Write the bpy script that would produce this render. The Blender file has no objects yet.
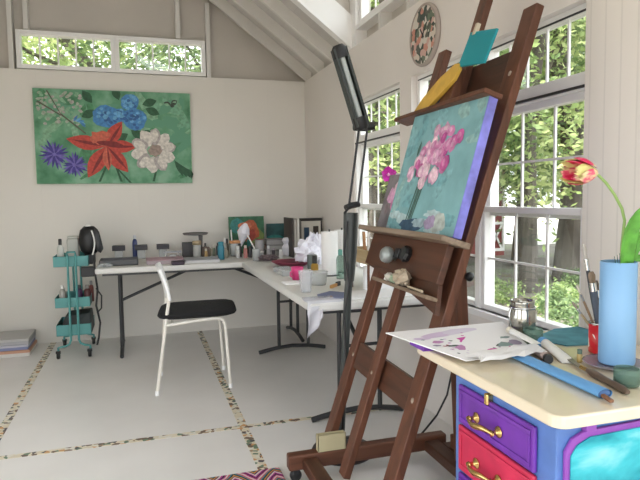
import bpy, math, random
from mathutils import Vector as V, Matrix
random.seed(7)
PI = math.pi
S = bpy.context.scene
C = bpy.data.collections.new('scene'); S.collection.children.link(C)

# ------------------------------------------------------------------ materials
def mat(name, col, rough=.6, metal=0, spec=.5, trans=0, bump=0, bscale=40, coat=0, vary=0, vscale=8, alpha=1):
    m = bpy.data.materials.new(name); m.use_nodes = True
    nt = m.node_tree; b = nt.nodes['Principled BSDF']
    b.inputs['Base Color'].default_value = (*col, 1)
    b.inputs['Roughness'].default_value = rough
    b.inputs['Metallic'].default_value = metal
    b.inputs['Specular IOR Level'].default_value = spec
    b.inputs['Transmission Weight'].default_value = trans
    b.inputs['Coat Weight'].default_value = coat
    if vary or bump:
        tc = nt.nodes.new('ShaderNodeTexCoord')
        n = nt.nodes.new('ShaderNodeTexNoise'); n.inputs['Scale'].default_value = vscale
        n.inputs['Detail'].default_value = 4
        nt.links.new(tc.outputs['Object'], n.inputs['Vector'])
        if vary:
            r = nt.nodes.new('ShaderNodeValToRGB')
            r.color_ramp.elements[0].position = .3; r.color_ramp.elements[1].position = .7
            r.color_ramp.elements[0].color = (*[c*(1-vary) for c in col], 1)
            r.color_ramp.elements[1].color = (*[min(1, c*(1+vary)) for c in col], 1)
            nt.links.new(n.outputs['Fac'], r.inputs['Fac']); nt.links.new(r.outputs['Color'], b.inputs['Base Color'])
        if bump:
            n2 = nt.nodes.new('ShaderNodeTexNoise'); n2.inputs['Scale'].default_value = bscale
            nt.links.new(tc.outputs['Object'], n2.inputs['Vector'])
            bp = nt.nodes.new('ShaderNodeBump'); bp.inputs['Strength'].default_value = bump
            bp.inputs['Distance'].default_value = .01
            nt.links.new(n2.outputs['Fac'], bp.inputs['Height']); nt.links.new(bp.outputs['Normal'], b.inputs['Normal'])
    return m

def ramp_mat(name, tex, stops, scale=8, rough=.6, stretch=(1,1,1), interp='LINEAR', detail=4, distortion=0, spec=.4, bump=0, out='Fac'):
    m = bpy.data.materials.new(name); m.use_nodes = True
    nt = m.node_tree; b = nt.nodes['Principled BSDF']
    b.inputs['Roughness'].default_value = rough; b.inputs['Specular IOR Level'].default_value = spec
    tc = nt.nodes.new('ShaderNodeTexCoord'); mp = nt.nodes.new('ShaderNodeMapping')
    mp.inputs['Scale'].default_value = stretch
    nt.links.new(tc.outputs['Object'], mp.inputs['Vector'])
    n = nt.nodes.new(tex); n.inputs['Scale'].default_value = scale
    if 'Detail' in n.inputs: n.inputs['Detail'].default_value = 0 if 'Voronoi' in tex else detail
    if 'Distortion' in n.inputs: n.inputs['Distortion'].default_value = distortion
    nt.links.new(mp.outputs['Vector'], n.inputs['Vector'])
    r = nt.nodes.new('ShaderNodeValToRGB'); r.color_ramp.interpolation = interp
    els = r.color_ramp.elements; els.remove(els[1]); els[0].position = stops[0][0]; els[0].color = (*stops[0][1], 1)
    for p, c in stops[1:]: els.new(p).color = (*c, 1)
    src = n.outputs[out]
    if out == 'Color':
        sc_ = nt.nodes.new('ShaderNodeSeparateColor'); nt.links.new(src, sc_.inputs[0]); src = sc_.outputs[0]
    nt.links.new(src, r.inputs['Fac']); nt.links.new(r.outputs['Color'], b.inputs['Base Color'])
    if bump:
        bp = nt.nodes.new('ShaderNodeBump'); bp.inputs['Strength'].default_value = bump; bp.inputs['Distance'].default_value = .01
        nt.links.new(n.outputs[out], bp.inputs['Height']); nt.links.new(bp.outputs['Normal'], b.inputs['Normal'])
    return m

def groove_mat(name, col, axis, pitch, gw=.06, dark=.8, rough=.6):
    """painted board siding with narrow grooves every `pitch` metres along `axis`"""
    m = mat(name, col, rough); nt = m.node_tree; b = nt.nodes['Principled BSDF']
    tc = nt.nodes.new('ShaderNodeTexCoord'); sp = nt.nodes.new('ShaderNodeSeparateXYZ')
    nt.links.new(tc.outputs['Object'], sp.inputs[0])
    d = nt.nodes.new('ShaderNodeMath'); d.operation = 'DIVIDE'; d.inputs[1].default_value = pitch
    nt.links.new(sp.outputs[axis], d.inputs[0])
    f = nt.nodes.new('ShaderNodeMath'); f.operation = 'FRACT'; nt.links.new(d.outputs[0], f.inputs[0])
    l = nt.nodes.new('ShaderNodeMath'); l.operation = 'LESS_THAN'; l.inputs[1].default_value = gw
    nt.links.new(f.outputs[0], l.inputs[0])
    n = nt.nodes.new('ShaderNodeTexNoise'); n.inputs['Scale'].default_value = 1.3; n.inputs['Detail'].default_value = 5
    nt.links.new(tc.outputs['Object'], n.inputs['Vector'])
    r = nt.nodes.new('ShaderNodeValToRGB')
    r.color_ramp.elements[0].position = .3; r.color_ramp.elements[1].position = .7
    r.color_ramp.elements[0].color = (*[c*.96 for c in col], 1); r.color_ramp.elements[1].color = (*col, 1)
    nt.links.new(n.outputs['Fac'], r.inputs['Fac'])
    mx = nt.nodes.new('ShaderNodeMix'); mx.data_type = 'RGBA'
    nt.links.new(l.outputs[0], mx.inputs['Factor']); nt.links.new(r.outputs['Color'], mx.inputs[6])
    mx.inputs[7].default_value = (*[c*dark for c in col], 1)
    nt.links.new(mx.outputs[2], b.inputs['Base Color'])
    bp = nt.nodes.new('ShaderNodeBump'); bp.invert = True; bp.inputs['Strength'].default_value = .5; bp.inputs['Distance'].default_value = .004
    nt.links.new(l.outputs[0], bp.inputs['Height']); nt.links.new(bp.outputs['Normal'], b.inputs['Normal'])
    return m

WALLC = (.76, .725, .665)
M = {}
M['wall'] = groove_mat('wall_paint', WALLC, 0, .407, .012, .975)
M['wall_s'] = mat('wall_paint_smooth', (.78, .735, .69), .6, vary=.02, vscale=2)
M['wall_r'] = groove_mat('wall_board_paint', (.79, .745, .68), 1, .072, .10, .90)
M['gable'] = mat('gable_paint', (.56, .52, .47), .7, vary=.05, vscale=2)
M['ceil'] = groove_mat('ceiling_board', (.60, .575, .55), 0, .14, .03, .9)
M['stud'] = mat('stud_paint', (.70, .68, .64), .6)
M['trimw'] = mat('window_vinyl', (.86, .85, .83), .4)
M['floor'] = ramp_mat('floor_paint', 'ShaderNodeTexNoise', [(.25, (.76, .74, .71)), (.75, (.86, .84, .815))], 1.6, .38, spec=.5, detail=6)
M['mosaic'] = ramp_mat('mosaic_tile', 'ShaderNodeTexVoronoi',
    [(0, (.16,.10,.06)), (.13, (.80,.72,.56)), (.34, (.14,.22,.14)), (.42, (.74,.67,.52)), (.64, (.64,.34,.12)), (.70, (.80,.77,.68)), (.90, (.40,.28,.17)), (.92, (.06,.06,.07))],
    44, .4, interp='CONSTANT', out='Color')
def wood(name, a, b_, axis=2, scale=9, rough=.45):
    st = [14, 14, 14]; st[axis] = 1.0
    return ramp_mat(name, 'ShaderNodeTexNoise', [(.3, a), (.7, b_)], scale/4, rough, tuple(st), detail=6, distortion=.6)
M['easel'] = wood('easel_walnut', (.075, .028, .014), (.15, .055, .027), 2)
M['easel_h'] = wood('easel_walnut_cross', (.055, .022, .012), (.105, .040, .021), 1)
M['easel_x'] = wood('easel_walnut_runner', (.08, .03, .017), (.155, .062, .034), 0)
M['black'] = mat('black_plastic', (.012, .012, .013), .45)
M['blackm'] = mat('black_metal', (.018, .018, .02), .4, spec=.5)
M['lampgrn'] = mat('lamp_dark_grey', (.035, .042, .040), .4)
M['tablew'] = mat('table_plastic', (.66, .65, .62), .5, bump=.1, bscale=300)
M['leggrey'] = mat('table_leg_grey', (.035, .036, .038), .45)
M['white'] = mat('white_paint', (.85, .84, .80), .45)
M['chairw'] = mat('chair_white_enamel', (.80, .77, .70), .35)
M['chairb'] = mat('chair_white_plastic', (.9, .9, .9), .4)
M['cushion'] = mat('black_fabric', (.008, .008, .009), .9, bump=.4, bscale=500)
M['teal'] = mat('teal_enamel', (.085, .30, .29), .45)
M['cream'] = mat('cream_top', (.80, .70, .52), .16, vary=.04, vscale=5, coat=.5)
M['blue'] = mat('cabinet_blue', (.10, .20, .50), .45, vary=.15, vscale=12)
M['purple'] = mat('drawer_purple', (.16, .035, .36), .45, vary=.18, vscale=10)
M['red'] = mat('drawer_red', (.58, .028, .085), .45, vary=.15, vscale=10)
M['brass'] = mat('brass', (.75, .52, .20), .25, 1)
M['chrome'] = mat('steel', (.65, .65, .64), .2, 1)
M['panelturq'] = ramp_mat('panel_turquoise', 'ShaderNodeTexNoise', [(.28, (.005, .14, .22)), (.42, (.01, .30, .38)), (.55, (.05, .50, .58)), (.72, (.35, .75, .78))], 4.5, .3, (1, 1, 2), detail=5, distortion=.6)
M['violet'] = mat('violet_paint', (.28, .07, .42), .5)
M['paper'] = mat('paper_white', (.83, .82, .82), .7)
M['towel'] = mat('paper_towel', (.85, .84, .83), .85, bump=.5, bscale=120)
M['skyblue'] = mat('sky_blue_foam', (.14, .37, .70), .55)
M['vaseblue'] = mat('pale_blue_ceramic', (.23, .44, .70), .4)
M['steelknife'] = mat('knife_dark', (.16, .11, .08), .35, .3)
M['redlabel'] = ramp_mat('red_label', 'ShaderNodeTexVoronoi', [(0, (.62, .02, .03)), (.62, (.62, .02, .03)), (.66, (.8, .75, .68)), (.82, (.8, .75, .68)), (.86, (.62, .05, .04))], 45, .4, interp='CONSTANT', out='Color')
M['leaf'] = mat('tulip_leaf', (.10, .34, .04), .4, vary=.3, vscale=30)
M['stem'] = mat('tulip_stem', (.30, .45, .14), .5)
M['petal'] = ramp_mat('tulip_petal', 'ShaderNodeTexNoise', [(.38, (.70, .02, .10)), (.52, (.82, .14, .22)), (.60, (.85, .62, .38)), (.75, (.62, .66, .22))], 26, .5, (1, 1, 2), detail=2)
M['petal_y'] = ramp_mat('tulip_petal_yellow', 'ShaderNodeTexNoise', [(.3, (.62, .62, .15)), (.55, (.80, .72, .32)), (.72, (.78, .16, .14))], 14, .5, detail=2)
M['magenta'] = mat('magenta_petal', (.62, .03, .42), .5, vary=.3, vscale=60)
M['tealpaper'] = mat('teal_notepad', (.005, .26, .30), .6)
M['yellow'] = mat('ochre_foam', (.62, .38, .06), .6, vary=.12, vscale=20)
M['darkblue'] = mat('dark_blue_cloth', (.02, .07, .14), .8)
M['card_teal'] = mat('teal_cloth', (.09, .31, .39), .8, vary=.2, vscale=20)
M['greengls'] = mat('green_wax', (.015, .085, .05), .25)
def glass(name, col, mix=.75, rough=.08):
    m = bpy.data.materials.new(name); m.use_nodes = True; nt = m.node_tree; nt.nodes.clear()
    o = nt.nodes.new('ShaderNodeOutputMaterial'); mx = nt.nodes.new('ShaderNodeMixShader')
    t = nt.nodes.new('ShaderNodeBsdfTransparent'); p = nt.nodes.new('ShaderNodeBsdfPrincipled')
    t.inputs[0].default_value = (*[.5+.5*c for c in col], 1)
    p.inputs['Base Color'].default_value = (*col, 1); p.inputs['Roughness'].default_value = rough
    mx.inputs[0].default_value = 1-mix
    nt.links.new(t.outputs[0], mx.inputs[1]); nt.links.new(p.outputs[0], mx.inputs[2]); nt.links.new(mx.outputs[0], o.inputs[0])
    return m
M['clear'] = glass('clear_plastic', (.8, .82, .82), .62)
M['clearg'] = glass('green_tinted_glass', (.30, .46, .38), .72, .04)
M['jarglass'] = mat('jar_mirror_glass', (.42, .41, .36), .12, .8)
M['bagplastic'] = mat('white_plastic_bag', (.80, .79, .86), .35)
def pane_mat():
    m = bpy.data.materials.new('window_glass'); m.use_nodes = True; nt = m.node_tree; nt.nodes.clear()
    o = nt.nodes.new('ShaderNodeOutputMaterial'); mx = nt.nodes.new('ShaderNodeMixShader')
    t = nt.nodes.new('ShaderNodeBsdfTransparent'); g = nt.nodes.new('ShaderNodeBsdfGlossy'); g.inputs['Roughness'].default_value = .02
    t.inputs[0].default_value = (.95, .96, .95, 1); mx.inputs[0].default_value = .05
    nt.links.new(t.outputs[0], mx.inputs[1]); nt.links.new(g.outputs[0], mx.inputs[2]); nt.links.new(mx.outputs[0], o.inputs[0])
    return m
M['pane'] = pane_mat()
def flat(name, col, rough=.6): 
    if name not in M: M[name] = mat(name, col, rough, vary=.28, vscale=38) if name[:2] in ('p_', 'q_') else mat(name, col, rough)
    return M[name]

# ------------------------------------------------------------------ mesh builder
class MB:
    def __init__(s): s.v = []; s.f = []; s.m = []; s.sm = []; s.mats = []
    def mi(s, m):
        if m not in s.mats: s.mats.append(m)
        return s.mats.index(m)
    def add(s, vs, fs, m, smooth=False):
        o = len(s.v); s.v += [tuple(p) for p in vs]; i = s.mi(m)
        for f in fs: s.f.append([o+k for k in f]); s.m.append(i); s.sm.append(smooth)
        return s
    def box(s, x0, x1, y0, y1, z0, z1, m, mx=None):
        vs = [V((x, y, z)) for z in (z0, z1) for y in (y0, y1) for x in (x0, x1)]
        if mx: vs = [mx @ p for p in vs]
        return s.add(vs, [(0,2,3,1),(4,5,7,6),(0,1,5,4),(2,6,7,3),(0,4,6,2),(1,3,7,5)], m)
    def bar(s, a, b, w, d, m, side=V((1,0,0))):
        """square bar from a to b, width w along `side`, depth d across"""
        a, b = V(a), V(b); t = (b-a).normalized(); u = (V(side)-t*V(side).dot(t)).normalized(); n = t.cross(u)
        vs = [p+u*(i*w/2)+n*(j*d/2) for p in (a, b) for j in (-1, 1) for i in (-1, 1)]
        return s.add(vs, [(0,2,3,1),(4,5,7,6),(0,1,5,4),(2,6,7,3),(0,4,6,2),(1,3,7,5)], m)
    def tube(s, pts, r, m, seg=10, cap=True, flat=1, smooth=True):
        pts = [V(p) for p in pts]; n = len(pts); rr = r if isinstance(r, (list, tuple)) else [r]*n
        vs = []; t0 = (pts[1]-pts[0]).normalized(); up = V((0,0,1)) if abs(t0.z) < .9 else V((1,0,0))
        u = (up-t0*up.dot(t0)).normalized()
        for i, p in enumerate(pts):
            t = (pts[min(i+1, n-1)]-pts[max(i-1, 0)]).normalized()
            u = (u-t*u.dot(t)).normalized(); w = t.cross(u)
            for k in range(seg):
                a = 2*PI*k/seg; vs.append(p+u*math.cos(a)*rr[i]+w*math.sin(a)*rr[i]*flat)
        fs = [(i*seg+k, i*seg+(k+1) % seg, (i+1)*seg+(k+1) % seg, (i+1)*seg+k) for i in range(n-1) for k in range(seg)]
        s.add(vs, fs, m, smooth)
        if cap: s.add(vs[:seg], [tuple(range(seg))[::-1]], m); s.add(vs[-seg:], [tuple(range(seg))], m)
        return s
    def lathe(s, prof, c, m, seg=20, mx=None, smooth=True, sx=1, sy=1):
        vs = []; c = V(c)
        for r, z in prof:
            for k in range(seg):
                a = 2*PI*k/seg; p = V((r*math.cos(a)*sx, r*math.sin(a)*sy, z)); vs.append(c+(mx @ p if mx else p))
        n = len(prof)
        fs = [(i*seg+k, i*seg+(k+1) % seg, (i+1)*seg+(k+1) % seg, (i+1)*seg+k) for i in range(n-1) for k in range(seg)]
        return s.add(vs, fs, m, smooth)
    def prism(s, poly, fn, d0, d1, m, smooth=False):
        n = len(poly); vs = [fn(a, b, d0) for a, b in poly]+[fn(a, b, d1) for a, b in poly]
        fs = [tuple(range(n))[::-1], tuple(range(n, 2*n))]+[(k, (k+1) % n, n+(k+1) % n, n+k) for k in range(n)]
        return s.add(vs, fs, m, smooth)
    def build(s, name, parent=None, bevel=0, loc=None, sub=0, solid=0):
        me = bpy.data.meshes.new(name)
        org = V(loc) if loc is not None else V((0,0,0))
        me.from_pydata([tuple(V(p)-org) for p in s.v], [], s.f)
        for m in s.mats: me.materials.append(m)
        for i, p in enumerate(me.polygons): p.material_index = s.m[i]; p.use_smooth = s.sm[i]
        me.update()
        import bmesh
        bm = bmesh.new(); bm.from_mesh(me); bmesh.ops.recalc_face_normals(bm, faces=bm.faces) if s.recalc else None
        bm.to_mesh(me); bm.free()
        o = bpy.data.objects.new(name, me); C.objects.link(o)
        if loc is not None: o.location = org
        if parent:
            o.parent = parent
            if loc is None: o.location = -parent.location if parent.parent is None else V((0,0,0))
            else: o.location = org-parent.location
        if solid: d = o.modifiers.new('solid', 'SOLIDIFY'); d.thickness = solid; d.offset = 0
        if bevel:
            b = o.modifiers.new('bevel', 'BEVEL'); b.width = bevel; b.segments = 2; b.limit_method = 'ANGLE'; b.angle_limit = .7
        if sub: d = o.modifiers.new('sub', 'SUBSURF'); d.levels = sub; d.render_levels = sub
        return o
    recalc = True

def tag(o, label, cat, group=None, kind=None):
    o['label'] = label; o['category'] = cat
    if group: o['group'] = group
    if kind: o['kind'] = kind
    return o
def thing(name, label, cat, loc=(0,0,0), group=None):
    o = bpy.data.objects.new(name, None); o.empty_display_size = .05; C.objects.link(o); o.location = loc
    return tag(o, label, cat, group)
def struct(name, mb, parent=None, **k):
    o = mb.build(name, parent, **k)
    if parent is None: o['kind'] = 'structure'
    return o

# ------------------------------------------------------------------ the room
XR, YB, XL, YF, ZT = 1.60, 5.65, -2.0, -1.7, 2.395     # inner faces: right, back, left, front; wall top
RX, RZ = -.2, ZT+.757*1.8                               # ridge
def cells(mb, fn, u0, u1, z0, z1, holes, m):
    """wall slab with rectangular openings, built from boxes"""
    us = sorted({u0, u1, *[h[0] for h in holes], *[h[1] for h in holes]}); us = [u for u in us if u0 <= u <= u1]
    for a, b in zip(us, us[1:]):
        hs = sorted([h for h in holes if h[0] <= a+1e-6 and h[1] >= b-1e-6], key=lambda h: h[2]); z = z0
        for h in hs:
            if h[2] > z: fn(a, b, z, h[2])
            z = h[3]
        if z < z1: fn(a, b, z, z1)
mb = MB(); mb.box(XL-.1, XR+.12, YF-.1, YB+.12, -.12, 0, M['floor']); struct('floor', mb)
# mosaic strips laid in the floor
n = 0
for x in (-.77, .513):
    n += 1; struct('trim_%d' % n, MB().box(x-.024, x+.024, YF, YB-.01, -.001, .0015, M['mosaic']))
for y in (.61, 3.167):
    n += 1; struct('trim_%d' % n, MB().box(XL, XR, y-.022, y+.022, -.001, .0013, M['mosaic']))
# back wall, lower part
mb = MB(); mb.box(XL, XR+.1, YB, YB+.1, 0, ZT, M['wall']); wb = struct('wall_back', mb)
# gable: recessed sheathing plus studs, over the lower wall
GW = (-.955, .645, 2.40, 2.71)
mb = MB()
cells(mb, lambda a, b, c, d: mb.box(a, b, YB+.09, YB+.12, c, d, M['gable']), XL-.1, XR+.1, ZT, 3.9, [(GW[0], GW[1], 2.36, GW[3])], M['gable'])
struct('wall_gable', mb)
mb = MB()
for x in (-1.40, -.995, -.87, .40, .672):
    top = RZ-abs(x-RX)*.757-.02
    z0 = ZT if (x < GW[0]-.01 or x > GW[1]+.01) else 2.735
    mb.box(x-.019, x+.019, YB+.004, YB+.09, z0, top, M['stud'])
struct('trim_5', mb)

def window(name, axis, u0, u1, z0, z1, d, cols, rows, ft=.045, mun=.016, depth=.06, sill=None, cross=None, stile=0):
    """one window unit: frame (top level), muntins and pane as parts. axis 'x': opening in an x=const wall"""
    def bx(m_, a, b, c, e, d0, d1, mt):
        if axis == 'x': m_.box(d0, d1, a, b, c, e, mt)
        else: m_.box(a, b, d0, d1, c, e, mt)
    f = MB()
    bx(f, u0, u0+ft, z0, z1, d-depth/2, d+depth/2, M['trimw']); bx(f, u1-ft, u1, z0, z1, d-depth/2, d+depth/2, M['trimw'])
    bx(f, u0+ft, u1-ft, z0, z0+ft, d-depth/2, d+depth/2, M['trimw']); bx(f, u0+ft, u1-ft, z1-ft, z1, d-depth/2, d+depth/2, M['trimw'])
    o = f.build(name, bevel=.003); o['kind'] = 'structure'
    a0, a1, c0, c1 = u0+ft, u1-ft, z0+ft, z1-ft
    g = MB()
    for i in range(1, cols):
        u = a0+(a1-a0)*i/cols; bx(g, u-mun/2, u+mun/2, c0, c1, d-.005, d+.005, M['trimw'])
    for i in range(1, rows):
        z = c0+(c1-c0)*i/rows; bx(g, a0, a1, z-mun/2, z+mun/2, d-.0045, d+.0045, M['trimw'])
    if cols > 1: g.build('muntin_grid', o)
    p = MB(); bx(p, a0, a1, c0, c1, d-.002, d+.002, M['pane']); p.build('glass_pane', o)
    return o
wn = 0
def W(*a, **k):
    global wn
    wn += 1; return window('window_%d' % wn, *a, **k)
# gable pair
W('y', GW[0], -.155, GW[2]+.005, GW[3]+.02, YB+.05, 5, 1, ft=.036, mun=.014, depth=.09)
W('y', -.155, GW[1], GW[2]+.005, GW[3]+.02, YB+.05, 5, 1, ft=.036, mun=.014, depth=.09)

# right wall with its openings
OA = (3.45, 4.28); OB = (1.83, 3.285); Z0, Z1 = .70, 1.985
mb = MB()
cells(mb, lambda a, b, c, d: mb.box(XR, XR+.1, a, b, c, d, M['wall_r'] if b < 1.84 else M['wall_s']), YF, YB, 0, ZT,
      [(OA[0], OA[1], Z0, Z1), (OB[0], OB[1], Z0, Z1), (-1.1, .9, Z0, Z1)], None)
struct('wall_right', mb)
def dh(u0, u1, c=5):
    W('x', u0, u1, 1.70, Z1, 1.665, c, 1, ft=.03, mun=.009)                      # transom light
    W('x', u0, u1, 1.165, 1.66, 1.675, 3, 2, ft=.028, mun=.010, depth=.05)       # upper sash
    W('x', u0, u1, Z0, 1.21, 1.645, 3, 2, ft=.028, mun=.010, depth=.05)          # lower sash
for u0, u1 in ((OA[0]+.02, OA[1]-.02), (2.575, OB[1]-.01), (OB[0]+.005, 2.545), (-1.09, -.12), (-.08, .89)): dh(u0, u1)
mb = MB()
for a, b in (OA, OB, (-1.1, .9)):
    mb.box(XR+.012, XR+.098, a, b, 1.66, 1.70, M['trimw'])                        # transom bar
    mb.box(XR-.02, XR+.06, a, b, Z0-.03, Z0, M['trimw'])                          # sill board
    mb.box(XR+.012, XR+.098, a, b, 1.9851, 1.986, M['trimw'])
mb.box(XR+.01, XR+.098, 2.545, 2.575, Z0, Z1, M['trimw'])
mb.box(XR+.01, XR+.098, -.12, -.08, Z0, Z1, M['trimw'])
for y in (OA[0], OA[1]-.02): mb.box(XR+.01, XR+.098, y, y+.02, Z0, Z1, M['trimw'])
struct('trim_6', mb)
# thin dark strips across both openings, at the head and the transom bar
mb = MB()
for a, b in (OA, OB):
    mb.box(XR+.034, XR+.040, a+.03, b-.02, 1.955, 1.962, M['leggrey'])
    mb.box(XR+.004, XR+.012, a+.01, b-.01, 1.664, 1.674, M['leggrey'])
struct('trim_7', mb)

# dormer wall above the right wall: studs, plate, clerestory lights
DY0, DY1, DZ = .3, 4.35, 3.30
mb = MB()
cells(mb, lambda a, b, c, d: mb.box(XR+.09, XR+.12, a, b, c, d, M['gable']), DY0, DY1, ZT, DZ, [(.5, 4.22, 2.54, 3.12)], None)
struct('wall_dormer', mb)
mb = MB(); y = 4.22
mb.box(XR, XR+.09, 4.22, DY1, ZT, DZ, M['trimw'])
while y > DY0:
    y -= .44
    mb.box(XR+.005, XR+.09, y-.019, y+.019, ZT, 2.51, M['stud'])
mb.box(XR, XR+.09, DY0, 4.22, 2.51, 2.54, M['trimw'])
mb.box(XR, XR+.09, DY0, 4.22, 3.12, 3.16, M['trimw'])
struct('trim_8', mb)
for i in range(4):
    a = 4.22-.93*(i+1); W('x', a+.01, a+.92, 2.54, 3.12, 1.655, 4, 1, ft=.04, mun=.009)

# roof underside, rafters, dormer cheek and roof
mb = MB()
def slab(mb, x0, z0, x1, z1, y0, y1, t, m):
    vs = [V((x, y, z+dz)) for dz in (0, t) for (x, z) in ((x0, z0), (x1, z1)) for y in (y0, y1)]
    mb.add(vs, [(0,1,3,2),(4,6,7,5),(0,4,5,1),(2,3,7,6),(0,2,6,4),(1,5,7,3)], m)
RD = .12  # rafter depth, measured vertically
zr = lambda x: RZ-abs(x-RX)*.757
slab(mb, XR+.25, zr(XR+.25)+RD, RX, RZ+RD, DY1, YB+.3, .05, M['ceil'])            # right slope beyond dormer
slab(mb, XR+.25, DZ+.0, RX, RZ+RD, DY0, DY1, .05, M['ceil'])                       # dormer roof
slab(mb, XR+.25, zr(XR+.25)+RD, RX, RZ+RD, YF-.3, DY0, .05, M['ceil'])
slab(mb, XL-.25, zr(XL-.25)+RD, RX, RZ+RD, YF-.3, YB+.3, .05, M['ceil'])
struct('ceiling', mb)
mb = MB()
y = YB+.03
ys = [5.60, 5.19, 4.78]
yy = 4.37
for yq in ys: 
    slab(mb, XR+.05, zr(XR+.05), RX, RZ, yq-.02, yq+.02, RD, M['stud'])
yq = 5.4
while yq > YF:
    slab(mb, XL-.05, zr(XL-.05), RX, RZ, yq-.02, yq+.02, RD, M['stud']); yq -= .41
struct('trim_9', mb)
# doubled beam that closes the dormer, and the cheek above it
mb = MB(); slab(mb, XR, zr(XR)-.0, RX, RZ, 4.31, 4.39, .25, M['trimw']); struct('trim_10', mb)
mb = MB()
mb.prism([(XR+.09, zr(XR+.09)+.24), (XR+.09, DZ), (RX, RZ+RD), (RX, RZ+.1)], lambda a, b, d: V((a, d, b)), 4.352, 4.38, M['gable'])
struct('wall_cheek', mb)
# left and front walls (out of view, they carry the daylight)
mb = MB()
cells(mb, lambda a, b, c, d: mb.box(XL-.1, XL, a, b, c, d, M['wall_r']), YF, YB+.1, 0, ZT,
      [(-1.2, .8, .3, 2.1), (1.2, 2.9, .7, 2.0), ], None)
struct('wall_left', mb)
mb = MB()
cells(mb, lambda a, b, c, d: mb.box(a, b, YF-.1, YF, c, d, M['wall']), XL-.1, XR+.1, 0, ZT, [(-1.5, 1.2, 0.0, 2.15)], None)
cells(mb, lambda a, b, c, d: mb.box(a, b, YF-.1, YF, c, d, M['wall']), XL-.1, XR+.1, ZT, 2.95, [(-1.0, .6, ZT+.1, 2.9)], None)
struct('wall_front', mb)
mb = MB(); mb.box(-.985, .0, 5.62, YB, 0, .05, M['wall'])
# ------------------------------------------------------------------ canvases
def canvas(name, label, cat, o, U, N, w, h, t, bg, shapes, edge=None, up=None, group=None):
    """stretched canvas: o bottom-left of the back, U right, up, N out of the painted face"""
    o, U, N = V(o), V(U).normalized(), V(N).normalized(); up = V(up).normalized() if up else V((0,0,1))
    root = thing(name, label, cat, o, group)
    mb = MB(); P = lambda a, b, d: o+U*a*w+up*b*h+N*d
    mb.prism([(0,0),(1,0),(1,1),(0,1)], P, 0, t, edge or bg); mb.build('stretcher', root, bevel=.003)
    mb = MB(); mb.add([P(a, b, t+.001) for a, b in ((.004,.004),(.996,.004),(.996,.996),(.004,.996))], [(0,1,2,3)], bg)
    k = 1
    for pts, m in shapes:
        k += 1; e = t+.001+.00002*k
        c = (sum(p[0] for p in pts)/len(pts), sum(p[1] for p in pts)/len(pts))
        pts = [(min(.996, max(.004, a)), min(.996, max(.004, b))) for a, b in pts]
        vs = [P(*c, e)]+[P(a, b, e) for a, b in pts]; n_ = len(pts)
        mb.add(vs, [(0, i+1, (i+1) % n_+1) for i in range(n_)], m)
    mb.build('painted_picture', root)
    return root
def blob(cx, cy, rx, ry, asp=1, ang=0, irr=.12, n=16, rnd=random):
    c, s_ = math.cos(ang), math.sin(ang); out = []
    for k in range(n):
        a = 2*PI*k/n; r = 1+rnd.uniform(-irr, irr); x, y = rx*math.cos(a)*r, ry*math.sin(a)*r
        out.append((cx+x*c-y*s_, cy+(x*s_+y*c)*asp))
    return out
def petal(x, y, L, w, ang, asp=1, n=6, tip=1.0):
    out = []; c, s_ = math.cos(ang), math.sin(ang)
    for k in range(n+1):
        t = k/n; out.append((t*L, w*math.sin(PI*t**tip)))
    for k in range(n-1, 0, -1):
        t = k/n; out.append((t*L, -w*math.sin(PI*t**tip)))
    return [(x+a*c-b*s_, y+(a*s_+b*c)*asp) for a, b in out]
# big flower painting on the back wall (w 1.33 x h .82) - all widths in units of picture width
A = 1.33/.82
R_ = random.Random(3)
sh = []
gd, gl, gm = flat('p_dark_green', (.025, .10, .045)), flat('p_pale_green', (.22, .42, .26)), flat('p_mid_green', (.07, .24, .11))
br = flat('p_branch', (.10, .10, .07)); wh = flat('p_white', (.66, .62, .56)); wh2 = flat('p_white_shade', (.42, .38, .36))
rd, rd2, rd3 = flat('p_red', (.50, .06, .04)), flat('p_dark_red', (.20, .02, .02)), flat('p_light_red', (.55, .12, .07))
bl, bl2, bl3 = flat('p_blue', (.06, .22, .48)), flat('p_light_blue', (.14, .38, .62)), flat('p_deep_blue', (.03, .11, .30))
pu, pu2 = flat('p_purple', (.055, .04, .24)), flat('p_light_purple', (.16, .13, .42))
for i in range(40): sh.append((blob(R_.uniform(.02,.98), R_.uniform(.03,.97), R_.uniform(.03,.08), R_.uniform(.01,.03), A, R_.uniform(0,3), .2), R_.choice([gl, gm, M.setdefault('p_g2', mat('p_g2', (.12,.32,.20)))])))
for i in range(16): sh.append((blob(R_.uniform(.68,.96), R_.uniform(.5,.9), R_.uniform(.04,.09), R_.uniform(.02,.04), A, R_.uniform(0,3), .2), R_.choice([gl, M['p_g2'], flat('p_g3', (.17,.38,.24))])))
for i in range(90): sh.append((blob(R_.uniform(.02,.30), R_.uniform(.62,.97), .012, .010, A, 0, .3, 8), R_.choice([wh2, gl, flat('p_blossom', (.36,.40,.32))])))
for a in ([(.02,.86),(.16,.72),(.17,.725),(.03,.87)], [(.08,.98),(.16,.74),(.165,.74),(.09,.98)], [(.16,.73),(.31,.53),(.315,.54),(.165,.745)]): sh.append((a, br))
for x, y, a in ((.36,.86,2.2),(.38,.78,3.6),(.53,.9,1.9),(.68,.86,.3),(.70,.82,-.4),(.60,.58,-.6),(.66,.55,-.1),(.58,.54,-2.6)): sh.append((petal(x, y, .10, .028, a, A), gd))
for x, y, r in ((.445,.72,.085),(.625,.70,.08),(.60,.88,.06),(.53,.74,.05)):
    sh.append((blob(x, y, r, r*.9, A, 0, .08), bl))
    for i in range(22):
        a, q = R_.uniform(0, 6.28), R_.uniform(0, r*.85); sh.append((blob(x+q*math.cos(a), y+q*math.sin(a)*A*.9, .013, .011, A, 0, .2, 6), R_.choice([bl2, bl3, bl2])))
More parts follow.
